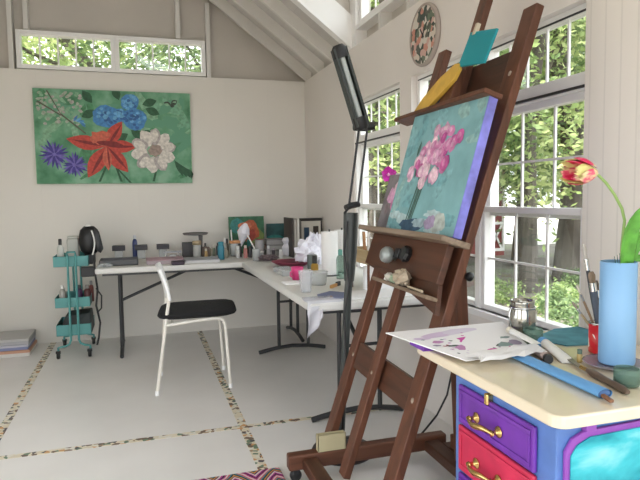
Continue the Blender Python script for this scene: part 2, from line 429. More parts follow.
for i in range(5): sh.append((petal(.24+.01*i, .66, .05, .008, 1.0-.45*i, A), bl2 if i % 2 else bl))
for x, y, s_ in ((.115,.31,.10),(.235,.20,.085)):
    for i in range(22): sh.append((petal(x, y, s_*R_.uniform(.8,1.1), .008, i*2*PI/22+R_.uniform(-.1,.1), A), pu if i % 3 else pu2))
    sh.append((blob(x, y, .012, .012, A), pu2))
for x, y, x2, y2 in ((.46,.3,.38,.02),(.47,.28,.52,.02),(.45,.25,.58,.0),(.76,.2,.73,.02)): sh.append(([(x,y),(x2,y2),(x2+.015,y2),(x+.012,y)], gd))
for a, L, w in ((2.95,.25,.048),(2.3,.13,.035),(1.0,.20,.045),(.0,.20,.042),(-.9,.22,.05),(-2.1,.24,.052),(-1.5,.16,.03)):
    sh.append((petal(.436, .40, L, w, a, A), rd if L > .18 else rd3)); sh.append((petal(.445, .40, L*.9, w*.22, a, A), rd2))
sh.append((blob(.40,.50,.07,.035,A,.3), rd3)); sh.append((blob(.46,.43,.09,.018,A,-.1), rd2))
for i in range(10):
    a = i*2*PI/10+.2; sh.append((blob(.745+.095*math.cos(a), .36+.095*math.sin(a)*A, .056, .040, A, a, .1), wh if i % 2 else wh2)); sh.append((blob(.745+.10*math.cos(a+.05), .36+.10*math.sin(a+.05)*A, .042, .027, A, a, .1), wh))
sh.append((blob(.755,.36,.045,.04,A,0,.15), flat('p_seed', (.34,.26,.22))))
for i in range(6): sh.append((petal(.88+.015*i, .26-.02*i, .13, .014, -1.1+.1*i, A), gd))
bf = flat('p_butterfly', (.05,.07,.05)); sh += [(petal(.87,.87,.05,.018,.6,A), bf), (petal(.875,.872,.036,.010,.6,A), gl), (petal(.87,.87,.05,.014,2.9,A), bf)]; sh += [(petal(.865,.86,.04,.012,.4,A), bf), (petal(.86,.86,.035,.01,2.9,A), gl), (petal(.862,.86,.03,.01,-.3,A), bf)]
M['bgpaint'] = ramp_mat('painting_green_ground', 'ShaderNodeTexNoise', [(.3, (.06, .20, .10)), (.5, (.13, .33, .19)), (.7, (.25, .46, .31))], 7, .6, detail=5)
canvas('painting', 'large unframed canvas with a red lily, blue hydrangeas and white peony on green', 'painting', (-.838, YB-.001, 1.412), (1,0,0), (0,-1,0), 1.325, .822, .035, M['bgpaint'], sh, edge=gl)
# small canvases standing on the back table
def small(name, label, o, w, h, bg, sh, lean=.12):
    up = V((0, math.sin(lean), math.cos(lean))); canvas(name, label, 'painting', o, (1,0,0), (0,-math.cos(lean), math.sin(lean)), w, h, .018, bg, sh, up=up)
sh = [(blob(.25,.75,.2,.2), flat('p_teal2', (.04,.22,.20))), (blob(.78,.4,.2,.3), flat('p_olive', (.16,.22,.06))), (blob(.55,.60,.30,.30,1,.3,.15), flat('p_orange', (.45,.10,.04))), (blob(.45,.72,.18,.14,1,0,.2), flat('p_orange2', (.58,.18,.09))), (blob(.62,.5,.12,.16,1,0,.2), flat('p_rust', (.35,.05,.03))),
      (petal(.5,.4,.4,.08,-1.2), flat('p_teal', (.02,.18,.16))), (blob(.2,.2,.15,.15), flat('p_teal', (.02,.18,.16)))]
small('painting', 'small orange and green flower canvas leaning on the back wall above the paint bottles', (.80, 5.49, .742), .335, .35, M.setdefault('sg', mat('sg', (.035,.14,.07), .6, vary=.4, vscale=14)), sh)
sh = [(blob(.3,.5,.3,.1), flat('p_teal', (.02,.18,.16))), (blob(.7,.35,.2,.12), gm)]
small('painting', 'small dark teal canvas leaning on the back wall near the corner', (1.16, 5.50, .742), .27, .275, M.setdefault('sdt', mat('sdt', (.018,.075,.075), .6, vary=.4, vscale=14)), sh)

# clock
root = thing('wall_clock', 'round floral wall clock high on the right wall above the windows', 'clock', (XR, 3.09, 2.178))
rx = Matrix.Rotation(-PI/2, 3, 'Y')
M['floral'] = ramp_mat('clock_floral', 'ShaderNodeTexVoronoi', [(0,(.04,.06,.045)),(.20,(.66,.62,.55)),(.42,(.58,.27,.20)),(.54,(.14,.18,.12)),(.64,(.68,.60,.52)),(.78,(.62,.40,.34)),(.88,(.10,.10,.08))], 34, .5, interp='CONSTANT', out='Color')
mb = MB(); mb.lathe([(0,0),(.172,0),(.175,.012),(.172,.022),(.16,.026),(.158,.02)], (XR, 3.09, 2.178), flat('clock_rim', (.40,.34,.30)), 40, rx); mb.build('rim', root)
mb = MB(); mb.lathe([(0,.02),(.159,.02)], (XR, 3.09, 2.178), M['floral'], 40, rx); mb.build('dial', root)
for a, L in ((.9, .05), (2.3, .075)):
    mb = MB(); c = V((XR-.024, 3.09, 2.178)); d = V((0, math.cos(a), math.sin(a))); mb.bar(c-d*.02, c+d*L, .007, .002, M['black'], d.cross(V((1,0,0)))); mb.build('hand', root)

# ------------------------------------------------------------------ folding tables
def folding_table(label, x0, x1, y0, y1, along, legs, h=.74):
    root = thing('folding_table', label, 'table', ((x0+x1)/2, (y0+y1)/2, 0), 'white folding tables' if False else None)
    MB().box(x0, x1, y0, y1, h-.045, h, M['tablew']).build('tabletop', root, bevel=.012)
    mb = MB()
    i = .05; mb.box(x0+i, x1-i, y0+i, y1-i, h-.065, h-.046, M['leggrey']); mb.build('under_frame', root)
    for p, brace in legs:
        mb = MB(); G = M['leggrey']; z1 = h-.06
        if along == 'x':
            c0, c1 = y0+.10, y1-.10
            pt = lambda s, z: (p, s, z)
            bd = V((brace, 0, 0))
        else:
            c0, c1 = x0+.10, x1-.10
            pt = lambda s, z: (s, p, z)
            bd = V((0, brace, 0))
        w = c1-c0; q0, q1 = c0+w*.30, c1-w*.26
        mb.tube([pt(q0, .045), pt(q0, z1)], .014, G); mb.tube([pt(q1, .045), pt(q1, z1)], .014, G)
        mb.tube([pt(q0, z1-.06), pt(q1, z1-.06)], .011, G)
        ft = [pt(c0+w*t, .015+.035*math.sin(PI*min(1, max(0, t)))) for t in (0, .1, .25, .5, .75, .9, 1)]
        mb.tube(ft, .016, G, 10)
        m0 = V(pt((q0+q1)/2, .42)); mb.tube([pt(q0, .42), pt(q1, .42)], .010, G)
        mb.tube([m0, m0+bd+V((0,0,z1-.42))], .012, G)
        mb.build('leg_frame', root)
folding_table('white folding table along the back wall, its left end by the teal cart', -.34, 1.49, 4.78, 5.54, 'x', [(-.17, .62), (1.33, -.62)])
folding_table('white folding table along the right wall below the windows, behind the easel', .79, 1.55, 2.76, 4.765, 'y', [(4.62, -.45), (3.10, .45)])

# ------------------------------------------------------------------ chair
root = thing('chair', 'white tubular chair with a black seat cushion, turned side on', 'chair', (.33, 4.08, 0))
Fy, Ry = (3.87, 4.30), (3.88, 4.29)
MB_ = MB()
def arc(p, q, r, n=5):
    return [p]
for y, off, of2 in ((3.868, 0.0, 0.0), (4.30, .038, .014)):
    mb = MB(); a = off
    mb.tube([(.072+a, y, .008), (.098+a*.8, y, .18), (.128+a*.5, y, .38), (.150+a*.3, y, .53), (.162, y, .60), (.160, y, .68), (.150, y, .74)], [.011]*5+[.010, .009], M['chairw'], 10); lg = {.072+a: mb.build('leg', root)}
    mb = MB(); f_ = of2
    mb.tube([(.137+a, y, .452), (.30+f_, y, .468), (.44+f_, y, .478), (.485+f_, y, .476), (.510+f_, y, .462), (.522+f_, y, .43), (.53+f_, y, .30), (.547+f_, y, .008)], .011, M['chairw'], 10); lg[.547+f_] = mb.build('leg', root)
    for xx in (.072+a, .547+f_):
        MB().tube([(xx, y, 0), (xx, y, .03)], .014, M['chairb'], 10).build('foot_cap', lg[xx])
MB().tube([(.17, 3.87, .456), (.205, 4.30, .456)], .009, M['chairw']).build('crossbar', root); MB().tube([(.48, 3.87, .470), (.49, 4.30, .470)], .009, M['chairw']).build('crossbar', root)
# curved back plate
mb = MB(); vs = []; nx, nz = 14, 8
for i in range(nx+1):
    t = i/nx; y = 3.85+.46*t; bow = -.018*math.sin(PI*t)
    for k in range(nz+1):
        s_ = k/nz; z = .615+.205*s_ + (.010 if k == nz else 0)*math.sin(PI*t); x = .172+.012*t-.035*s_-.025*s_*s_+bow; vs.append((x, y, z))
mb.add(vs, [(i*(nz+1)+k, (i+1)*(nz+1)+k, (i+1)*(nz+1)+k+1, i*(nz+1)+k+1) for i in range(nx) for k in range(nz)], M['chairb'], True)
mb.build('backrest', root, solid=.018, bevel=.004)
# seat shell and cushion
def cushion(mb, cx, cy, hx, hy, z0, z1, m, skew=.08, n=32, e=4.0):
    rings = []
    for r, z in ((.3, z0), (.85, z0), (.97, z0+(z1-z0)*.25), (1, z0+(z1-z0)*.5), (.97, z0+(z1-z0)*.8), (.88, z1-.001), (.6, z1+.004), (.0, z1+.006)):
        for k in range(n):
            a = 2*PI*k/n; c, s_ = math.cos(a), math.sin(a)
            x = hx*r*abs(c)**(2/e)*(1 if c > 0 else -1); y = hy*r*abs(s_)**(2/e)*(1 if s_ > 0 else -1)
            rings.append((cx+x+skew*y, cy+y, z))
    N_ = len(rings)//n
    mb.add(rings, [(i*n+k, i*n+(k+1) % n, (i+1)*n+(k+1) % n, (i+1)*n+k) for i in range(N_-1) for k in range(n)], m, True)
mb = MB(); cushion(mb, .345, 4.085, .205, .195, .482, .490, M['chairb']); mb.build('seat', root)
mb = MB(); cushion(mb, .365, 4.085, .262, .245, .486, .530, M['cushion'], skew=.10, e=6.0); mb.build('seat_cushion', root)

# ------------------------------------------------------------------ rolling cart
cx0, cx1, cy0, cy1 = -.668, -.405, 5.07, 5.44
root = thing('utility_cart', 'teal three-tier rolling cart against the back wall', 'cart', (-.53, 5.25, 0))
for zb, zt in ((.735, .82), (.405, .485), (.175, .265)):
    mb = MB(); t = .004
    mb.box(cx0, cx1, cy0, cy1, zb, zb+t, M['teal'])
    for a in ((cx0, cx0+t, cy0, cy1), (cx1-t, cx1, cy0, cy1), (cx0, cx1, cy0, cy0+t), (cx0, cx1, cy1-t, cy1)): mb.box(*a, zb, zt, M['teal'])
    mb.build('tray', root, bevel=.002)
for y, dy in ((cy0-.012, -1), (cy1+.012, 1)):
    for s_ in (-1, 1):
        mb = MB(); xm = -.53+s_*.03; xe = -.537+s_*.12
        mb.tube([(xm, y, .83), (xm, y, .14), (xm+s_*.012, y, .11), (xm+s_*.04, y, .095), (xe-s_*.02, y, .09), (xe, y, .085), (xe, y, .06)], .009, M['teal']); mb.build('upright', root)
mb = MB(); mb.tube([(-.56, cy0-.012, .83), (-.56, cy0-.03, .855), (-.50, cy0-.03, .855), (-.50, cy0-.012, .83)], .008, M['teal']); mb.build('handle', root)
for x in (-.655, -.42):
    for y in (5.03, 5.46):
        rr = Matrix.Rotation(PI/2, 3, 'Y')
        mb = MB(); mb.lathe([(0,-.012),(.026,-.012),(.030,0),(.026,.012),(0,.012)], (x, y, .030), M['black'], 16, rr); q = MB().box(x-.018, x+.018, y-.01, y+.01, .045, .065, M['blackm']).build('caster', root); mb.build('wheel', q)

# ------------------------------------------------------------------ bottles, jars etc.
def bottle(label, x, y, z, r, h, col, cap=(.8,.8,.8), name='paint_bottle', cat='bottle', neck=.45, caph=.18, group=None, capm=None, bm=None):
    root = thing(name, label, cat, (x, y, z), group); b = bm or (flat('c_%02x%02x%02x' % tuple(int(c*255) for c in col), col, .4))
    MB().lathe([(0,0),(r*.95,0),(r,.004),(r,h*(1-caph)*.80),(r*.85,h*(1-caph)*.9),(r*neck,h*(1-caph)),(0,h*(1-caph))], (x, y, z), b, 18).build('body', root)
    cm = capm or flat('c_%02x%02x%02x' % tuple(int(c*255) for c in cap), cap, .4)
    MB().lathe([(r*(neck+.1),h*(1-caph)-.002),(r*(neck+.12),h*.98),(r*neck*.8,h),(0,h)], (x, y, z), cm, 14).build('cap', root)
    return root
def jar(label, x, y, z, r, h, lid=None, lidh=.03, contents=None, ch=.5, gm=None, name='glass_jar', lr=1.08, cat='jar', group=None):
    root = thing(name, label, cat, (x, y, z), group); hh = h-(lidh if lid else 0)
    MB().lathe([(0,.003),(r*.9,.003),(r,.008),(r,hh*.9),(r*.92,hh),(r*.88,hh),(r*.93,hh*.9),(r*.93,.01),(0,.008)], (x, y, z), gm or M['clear'], 20).build('glass', root)
    if contents: MB().lathe([(0,.012),(r*.9,.012),(r*.9,hh*ch),(0,hh*ch+.004)], (x, y, z), contents, 18).build('contents', root)
    if lid: MB().lathe([(0,hh),(r*lr,hh),(r*lr,h-.003),(r*lr*.95,h),(0,h)], (x, y, z), lid, 20).build('lid', root)
    return root
T = .74
# --- back table
root = thing('plastic_tray', 'shallow dark plastic tray at the left end of the back table', 'tray', (-.165, 5.05, T))
mb = MB(); mb.box(-.315, -.02, 4.93, 5.17, T, T+.006, flat('tray_dark', (.10,.10,.105)))
for a in ((-.315,-.309,4.93,5.17),(-.026,-.02,4.93,5.17),(-.315,-.02,4.93,4.936),(-.315,-.02,5.164,5.17)): mb.box(*a, T, T+.045, flat('tray_dark', (.10,.10,.105)))
mb.build('base', root)
MB().box(-.30, -.04, 4.95, 5.15, T+.007, T+.018, flat('tray_grey', (.26,.25,.25))).build('lining', root)
root = thing('zip_bag', 'crumpled clear plastic bag beside the dark tray on the back table', 'bag', (-.30, 4.88, T))
def crumple(mb, c, rx, ry, rz, m, seed, n=14, irr=.25, base=True):
    rn = random.Random(seed); vs = []; 
    for i in range(n+1):
        for k in range(n*2):
            a, b = PI*i/n, PI*k/n; q = 1+rn.uniform(-irr, irr) if 0 < i < n else 1
            z = -math.cos(a)*rz*q
            vs.append((c[0]+rx*math.sin(a)*math.cos(b)*q, c[1]+ry*math.sin(a)*math.sin(b)*q, max(c[2]+rz+z, c[2])))
    N2 = n*2
    mb.add(vs, [(i*N2+k, i*N2+(k+1) % N2, (i+1)*N2+(k+1) % N2, (i+1)*N2+k) for i in range(n) for k in range(N2)], m)
mb = MB(); crumple(mb, (-.27, 4.86, T), .055, .045, .014, M['clear'], 5); mb.build('film', root)
for i, (x, lb) in enumerate(((-.182, 'dark-lidded clear jar, leftmost of three on the back table'), (.008, 'dark-lidded clear jar in front of the blue spray bottle'), (.195, 'dark-lidded clear jar, rightmost of three, right of the blue spray bottle'))):
    root = thing('storage_jar', lb, 'jar', (x, 5.46, T), 'dark-lidded jars on the back table')
    MB().box(x-.035, x+.035, 5.43, 5.49, T, T+.078, M['clear']).build('body', root, bevel=.006)
    MB().box(x-.054, x+.054, 5.415, 5.505, T+.078, T+.122, flat('lid_black', (.05,.047,.055))).build('lid', root, bevel=.004)
root = bottle('blue bottle with a white top standing behind the dark-lidded jars', -.045, 5.52, T, .022, .205, (.025,.04,.14), (.55,.56,.6), name='spray_bottle', caph=.15)
root = thing('canvas_pad', 'dusty pink pad lying on the back table behind the chair', 'pad', (.17, 5.02, T))
MB().box(.045, .335, 4.90, 5.16, T, T+.03, flat('pad_side', (.40,.33,.34))).build('pages', root, bevel=.003)
MB().box(.042, .338, 4.897, 5.163, T+.0305, T+.034, flat('pad_cover', (.42,.27,.31))).build('cover', root)
tag(MB().box(.235, .335, 4.775, 4.885, T, T+.028, flat('purse_dark', (.045,.028,.045))).build('pouch', bevel=.008), 'dark purple pouch at the table edge right of the chair back', 'pouch')
root = thing('notebook', 'pale grey notebook lying flat on the back table left of the teal bottle', 'notebook', (.49, 4.99, T))
MB().box(.345, .625, 4.87, 5.13, T, T+.020, flat('nb_pages', (.60,.60,.60))).build('pages', root); MB().box(.343, .627, 4.868, 5.132, T+.0205, T+.024, flat('nb_cover', (.36,.37,.40))).build('cover', root)
root = thing('small_stand', 'small grey scale-like stand on the back table between pad and notebook', 'stand', (.265, 5.22, T))
MB().tube([(.20,5.22,T),(.215,5.22,T+.065)], .006, M['chrome']).build('leg', root); MB().tube([(.32,5.22,T),(.31,5.22,T+.065)], .006, M['chrome']).build('leg', root)
MB().box(.19, .34, 5.17, 5.27, T+.065, T+.075, flat('nb_cover', (.36,.37,.40))).build('plate', root)
crumb = MB(); crumple(crumb, (.265, 5.21, T), .03, .03, .022, M['towel'], 12); tag(crumb.build('paper_tissue'), 'scrap of white tissue under the small grey stand', 'tissue')
tag(MB().box(.365, .465, 5.40, 5.50, T, T+.13, flat('box_dk', (.075,.072,.075))).build('storage_box', bevel=.004), 'dark box at the back of the table left of the cream canister', 'box')
root = jar('cream canister with a tan lid under the flat grey lid on the back table', .485, 5.33, T, .036, .15, flat('tanlid', (.42,.33,.20)), .035, flat('creamfill', (.52,.43,.28)), .95, name='canister')
root = thing('raised_dish', 'flat grey dish raised above the dark box at the back wall', 'dish', (.50, 5.44, T))
MB().lathe([(0,.19),(.105,.198),(.115,.213),(.112,.216),(.10,.204),(0,.198)], (.485, 5.44, T), flat('dish_grey', (.15,.14,.14)), 26).build('dish', root)
MB().lathe([(.045,0),(.02,.012),(.014,.1),(.02,.19)], (.53, 5.44, T), flat('dish_grey', (.15,.14,.14)), 14).build('stem', root)
for x, col, lb in ((.605, (.30,.27,.16), 'small white-capped olive paint bottle, left one of the pair beside the canister'), (.645, (.20,.23,.18), 'small white-capped green paint bottle just left of the teal bottle')):
    bottle(lb, x, 5.42, T, .015, .10, col, (.7,.68,.62), caph=.25)
for i, x in enumerate((.575, .69)): bottle(('small black-capped paint bottle behind the white-capped pair', 'small dark paint bottle behind the teal bottle')[i], x, 5.49, T, .016, .115, (.06,.06,.065), (.03,.03,.03))
tag(MB().box(.53, .60, 5.35, 5.38, T, T+.09, flat('brownbox', (.13,.09,.07))).build('carton', bevel=.002), 'small brown carton beside the cream canister', 'box')
bottle('tall teal blue bottle at the front edge of the back table', .662, 5.06, T, .029, .155, (.035,.20,.27), (.05,.26,.33), neck=.7, caph=.15)
bottle('slim white bottle between the teal bottle and the big jar', .745, 5.40, T, .017, .165, (.50,.52,.48), (.72,.72,.7), caph=.3)
bottle('small beige bottle right of the teal bottle', .728, 5.22, T, .018, .085, (.36,.34,.27), (.36,.34,.27))
root = thing('water_jar', 'large clear jar with an orange rim holding white-wrapped brushes', 'jar', (.822, 5.30, T))
MB().lathe([(0,.003),(.045,.003),(.047,.01),(.047,.125),(.04,.14),(.037,.14),(.043,.12),(.043,.012),(0,.01)], (.822,5.30,T), M['clear'], 22).build('glass', root)
MB().lathe([(.049,.118),(.053,.12),(.053,.14),(.049,.144),(.040,.142)], (.822,5.30,T), flat('orangerim', (.62,.28,.12)), 22).build('rim', root)
tag(MB().tube([(.80,5.30,T+.02),(.79,5.31,T+.24)], .006, M['paper'], 8).build('paint_brush'), 'pale brush handle standing in the orange-rimmed jar', 'brush')
mb = MB(); mb.lathe([(.012,.0),(.03,.06),(.058,.12),(.045,.17),(.015,.21),(0,.215)], (.87,5.29,T+.09), M['bagplastic'], 9, Matrix.Rotation(.25, 3, 'Y'), smooth=False)
tag(mb.build('plastic_bag'), 'white plastic wrap bunched over the orange-rimmed jar', 'bag')
tag(MB().tube([(.905,5.12,T+.20),(.955,5.08,T+.09),(.97,5.06,T+.005)], .006, M['white'], 8).build('palette_knife'), 'white stick leaning beside the orange-rimmed jar', 'stick')
bottle('white paint bottle at the table edge below the orange-rimmed jar', .82, 5.14, T, .017, .105, (.62,.62,.60), (.75,.75,.74), neck=.7, caph=.25)
bottle('pink paint bottle right of the white bottle on the back table', .885, 5.12, T, .018, .11, (.50,.20,.18), (.70,.60,.55), neck=.6, caph=.2)
for i, (x, y, c) in enumerate(((.93,5.14,(.04,.04,.045)),(.965,5.20,(.03,.05,.06)),(.85,5.22,(.05,.05,.05)))):
    bottle(('short black paint bottle right of the pink one','dark blue-black paint bottle behind the white stick','black paint bottle between white and pink bottles, set back')[i], x, y, T, .019, .10+.01*i, c, (.03,.03,.03), neck=.6)
for i, (x, y, r_, h, c, cp, lb) in enumerate(((.70,5.30,.016,.12,(.10,.16,.20),(.6,.6,.58),'white-capped blue-grey bottle just right of the teal bottle'),(.772,5.47,.018,.15,(.20,.17,.13),(.05,.05,.05),'tall brown bottle behind the big orange-rimmed jar'),(.56,5.30,.014,.08,(.45,.30,.12),(.6,.55,.45),'short ochre bottle in front of the brown carton'),(.985,5.32,.017,.11,(.12,.10,.10),(.5,.15,.15),'dark bottle with a red cap left of the jar of red odds and ends'),(1.09,5.12,.016,.10,(.42,.40,.42),(.75,.75,.75),'pale grey bottle in front of the grey box stack'))):
    bottle(lb, x, y, T, r_, h, c, cp, neck=.6, caph=.25)
# middle clutter near the corner
jar('jar of red and pink odds and ends in front of the orange flower canvas', 1.03, 5.22, T, .042, .15, None, 0, flat('redbits', (.34,.08,.09)), 1.0)
jar('squat glass jar with grey paint water at the inner corner of the tables', .925, 4.83, T, .034, .10, None, 0, flat('greywater', (.20,.22,.21)), .8)
jar('small glass water jar beside the squat jar at the table corner', .985, 4.93, T, .026, .07, flat('lidwhite', (.6,.6,.58)), .012, flat('greywater', (.20,.22,.21)), .6)
crumb = MB(); crumple(crumb, (1.02, 4.80, T), .085, .075, .025, flat('rag_dark', (.16,.12,.13)), 22, irr=.2); tag(crumb.build('paint_rag'), 'dark maroon paint rag heaped at the corner of the tables', 'rag')
for i, (z, w, c) in enumerate(((0, .17, (.30,.29,.28)), (.05, .16, (.40,.39,.37)), (.10, .165, (.34,.33,.32)))):
    root = thing('plastic_box', ('grey plastic box at the bottom of the stack below the teal canvas', 'light grey plastic box, middle of the stack below the teal canvas', 'grey plastic box topping the stack below the teal canvas')[i], 'box', (1.18, 5.28, T+z), 'stacked grey plastic boxes')
    MB().box(1.18-w/2, 1.18+w/2, 5.21, 5.36, T+z, T+z+.038, flat('gb%d' % i, c)).build('box_body', root, bevel=.004)
    MB().box(1.178-w/2, 1.182+w/2, 5.205, 5.365, T+z+.038, T+z+.049, flat('gbl', (.22,.21,.21))).build('lid', root, bevel=.002)
bottle('small white bottle in front of the grey box stack', 1.165, 4.96, T, .017, .075, (.66,.65,.66), (.78,.78,.78), neck=.7)
bottle('small dark bottle beside the white bottle at the grey box stack', 1.115, 5.02, T, .014, .085, (.05,.04,.05), (.35,.30,.36), neck=.7)
mb = MB(); mb.lathe([(.02,0),(.045,.01),(.05,.08),(.03,.11),(.05,.14),(.035,.165),(0,.17)], (1.262,5.11,T), M['bagplastic'], 9, smooth=False); tag(mb.build('plastic_bag'), 'small knotted white plastic bag between grey boxes and upright frames', 'bag')
# frames standing upright in the corner
for i, (x, w, h, c, lb) in enumerate(((1.272, .016, .345, (.06,.05,.045), 'dark framed panel standing edge-on, leftmost of the upright frames'),
                                  (1.296, .018, .33, (.50,.47,.42), 'pale framed panel edge-on, second of the upright frames'),
                                  (1.322, .020, .34, (.62,.60,.55), 'white framed panel edge-on, third of the upright frames'),
                                  (1.345, .012, .32, (.10,.09,.08), 'thin dark panel edge-on beside the black-framed picture'))):
    root = thing('picture_frame', lb, 'picture frame', (x, 5.06, T), 'frames stacked upright in the corner')
    MB().box(x-w/2, x+w/2, 4.94, 5.24, T, T+h, flat('fr%d' % i, c)).build('frame', root, bevel=.003)
root = thing('picture_frame', 'black-edged white mount with two small dark pictures, facing the room', 'picture frame', (1.46, 5.06, T))
for a in ((1.365,1.585,T+.32,T+.345),(1.365,1.378,T,T+.32),(1.572,1.585,T,T+.32),(1.378,1.572,T,T+.02)): pass
mb = MB(); k = flat('frame_blk', (.02,.016,.015)); mb.box(1.362,1.575,5.05,5.075,T+.312,T+.338,k); mb.box(1.362,1.376,5.05,5.075,T,T+.312,k); mb.box(1.561,1.575,5.05,5.075,T,T+.312,k); mb.box(1.376,1.561,5.05,5.075,T,T+.02,k); mb.build('frame', root, bevel=.003)
MB().box(1.376,1.561,5.056,5.066,T+.02,T+.312,flat('mount', (.60,.57,.50))).build('mount', root)
MB().box(1.405,1.452,5.053,5.0555,T+.12,T+.255,flat('pic_blue', (.015,.05,.10))).build('print', root); MB().box(1.49,1.54,5.053,5.0555,T+.15,T+.265,flat('pic_brown', (.045,.03,.022))).build('print', root)
# --- right table
mb = MB(); crumple(mb, (1.32, 4.42, T), .12, .11, .115, M['bagplastic'], 9, 10, .28); crumple(mb, (1.24, 4.36, T), .10, .08, .085, M['bagplastic'], 10, 9, .3)
tag(mb.build('plastic_bag'), 'big crumpled white plastic bag on the right table', 'bag')
root = thing('palette_dish', 'wide shallow dark red dish on the right table', 'dish', (1.10, 4.32, T))
MB().lathe([(0,.01),(.10,.012),(.155,.040),(.160,.046),(.15,.046),(.10,.020),(0,.016)], (1.10,4.30,T), flat('dish_red', (.19,.028,.055)), 28).build('bowl', root)
MB().lathe([(0,0),(.08,0),(.085,.012),(0,.012)], (1.10,4.30,T), flat('dish_red2', (.30,.27,.27)), 20).build('base', root)
mb = MB(); mb.box(.90, 1.02, 3.80, 4.08, T, T+.035, M['clear']); tag(mb.build('storage_box', bevel=.006), 'low clear plastic box in front of the red dish', 'box')
mb = MB(); mb.box(1.17, 1.235, 4.10, 4.14, T, T+.105, flat('greycard', (.12,.14,.13))); tag(mb.build('carton', bevel=.003), 'small dark grey carton beside the red dish', 'box')
root = thing('drinking_cup', 'bright pink plastic cup on the right table near the clear cup', 'cup', (.955, 3.62, T))
pk = flat('hotpink', (.62,.05,.20)); MB().lathe([(0,0),(.032,0),(.038,.06),(.040,.082),(.036,.082),(.030,.01),(0,.008)], (.957,3.62,T), pk, 18).build('cup', root)
MB().tube([(.925,3.60,T+.065),(.905,3.59,T+.05),(.905,3.59,T+.03),(.925,3.60,T+.018)], .006, pk, 8).build('handle', root)
tag(MB().box(.83, .93, 3.42, 3.52, T, T+.008, M['paper']).build('paper_card'), 'small white card lying left of the clear cup', 'card')
root = thing('plastic_cup', 'clear plastic cup near the front corner of the right table', 'cup', (.875, 3.12, T))
MB().lathe([(0,0),(.028,0),(.030,.004),(.041,.115),(.044,.120),(.041,.120),(.028,.008),(0,.006)], (.873,3.12,T), glass('cup_plastic', (.85,.86,.88), .72), 24).build('cup', root)
root = thing('plastic_tub', 'clear low tub behind the clear cup on the right table', 'tub', (1.01, 3.33, T))
MB().lathe([(0,0),(.045,0),(.055,.075),(.060,.08),(.054,.078),(.044,.006),(0,.005)], (1.02,3.36,T), M['clear'], 24).build('tub', root)
bottle('amber glass bottle with a black cap on the right table', 1.145, 3.86, T, .026, .125, (.42,.24,.02), (.015,.015,.015), neck=.6, caph=.42, name='medium_bottle')
for x, y, lb, c in ((1.212, 3.73, 'white paper towel roll beside the lamp pole, left of two', .003), (1.345, 3.86, 'second paper towel roll, partly behind the lamp pole', .0)):
    root = thing('paper_towel_roll', lb, 'paper towel', (x, y, T), None)
    MB().lathe([(.018,.008),(.053,.008),(.055,.012),(.055,.292),(.053,.296),(.018,.296)], (x, y, T), M['towel'], 28).build('roll', root)
    MB().lathe([(0,0),(.065,0),(.065,.007),(0,.007)], (x, y, T), M['leggrey'], 24).build('base', root)
    MB().tube([(x,y,T),(x,y,T+.31)], .006, M['leggrey'], 8).build('post', root)
bottle('pale green spray bottle in front of the towel rolls', 1.225, 3.55, T, .026, .19, (.22,.46,.38), (.10,.30,.24), bm=M['clearg'], name='spray_bottle')
root = thing('chip_brush', 'orange and tan brush lying on the right table beside the lamp pole', 'brush', (1.07, 3.28, T))
MB().bar((1.04,3.19,T+.008),(1.10,3.26,T+.008), .02, .012, flat('brushwood', (.55,.30,.10)), V((0,0,1))).build('handle', root)
MB().bar((1.10,3.26,T+.009),(1.13,3.29,T+.009), .032, .014, M['black'], V((0,0,1))).build('bristles', root)
mb = MB(); mb.add([(.87,2.86,T+.003),(1.02,2.83,T+.004),(1.08,3.0,T+.003),(1.0,3.08,T+.004),(.9,3.0,T+.003)], [(0,1,2,3,4)], flat('bluecard', (.12,.14,.26))); tag(mb.build('paint_swatch', solid=.002), 'flat blue-grey swatch on the near corner of the right table', 'card')
# clear film draped on the near corner
mb = MB(); vs = []; n_ = 9
for i in range(n_+1):
    t = i/n_
    for k in range(8):
        s_ = k/7; x = .80+.17*s_-.02*math.sin(4*s_+6*t); 
        if t < .35: p = (x-.10*(1-s_)*0, 2.765+(.35-t)*.5, T+.004)
        else: q = (t-.35)/.65; p = (.77+.09*s_+.008*math.sin(9*s_+3*q), 2.752-.012*math.sin(5*s_+q*4), T-.02-.17*q*(1-.75*s_))
        vs.append(p)
mb.add(vs, [(i*8+k, i*8+k+1, (i+1)*8+k+1, (i+1)*8+k) for i in range(n_) for k in range(7)], glass('film', (.85,.85,.90), .45), True)
tag(mb.build('plastic_sheet', solid=.001), 'scrap of white film hanging over the near end of the right table', 'plastic sheet')
mb = MB(); crumple(mb, (1.50, 2.95, T), .042, .035, .024, pk, 31, 8, .25); tag(mb.build('pink_puff'), 'bright pink crumpled flower lying on the right table, seen between the easel posts', 'flower')
tag(MB().box(.98, 1.50, 2.80, 3.05, T+.0005, T+.0035, M['paper']).build('paper_sheet'), 'white sheet of paper covering the near end of the right table', 'paper')
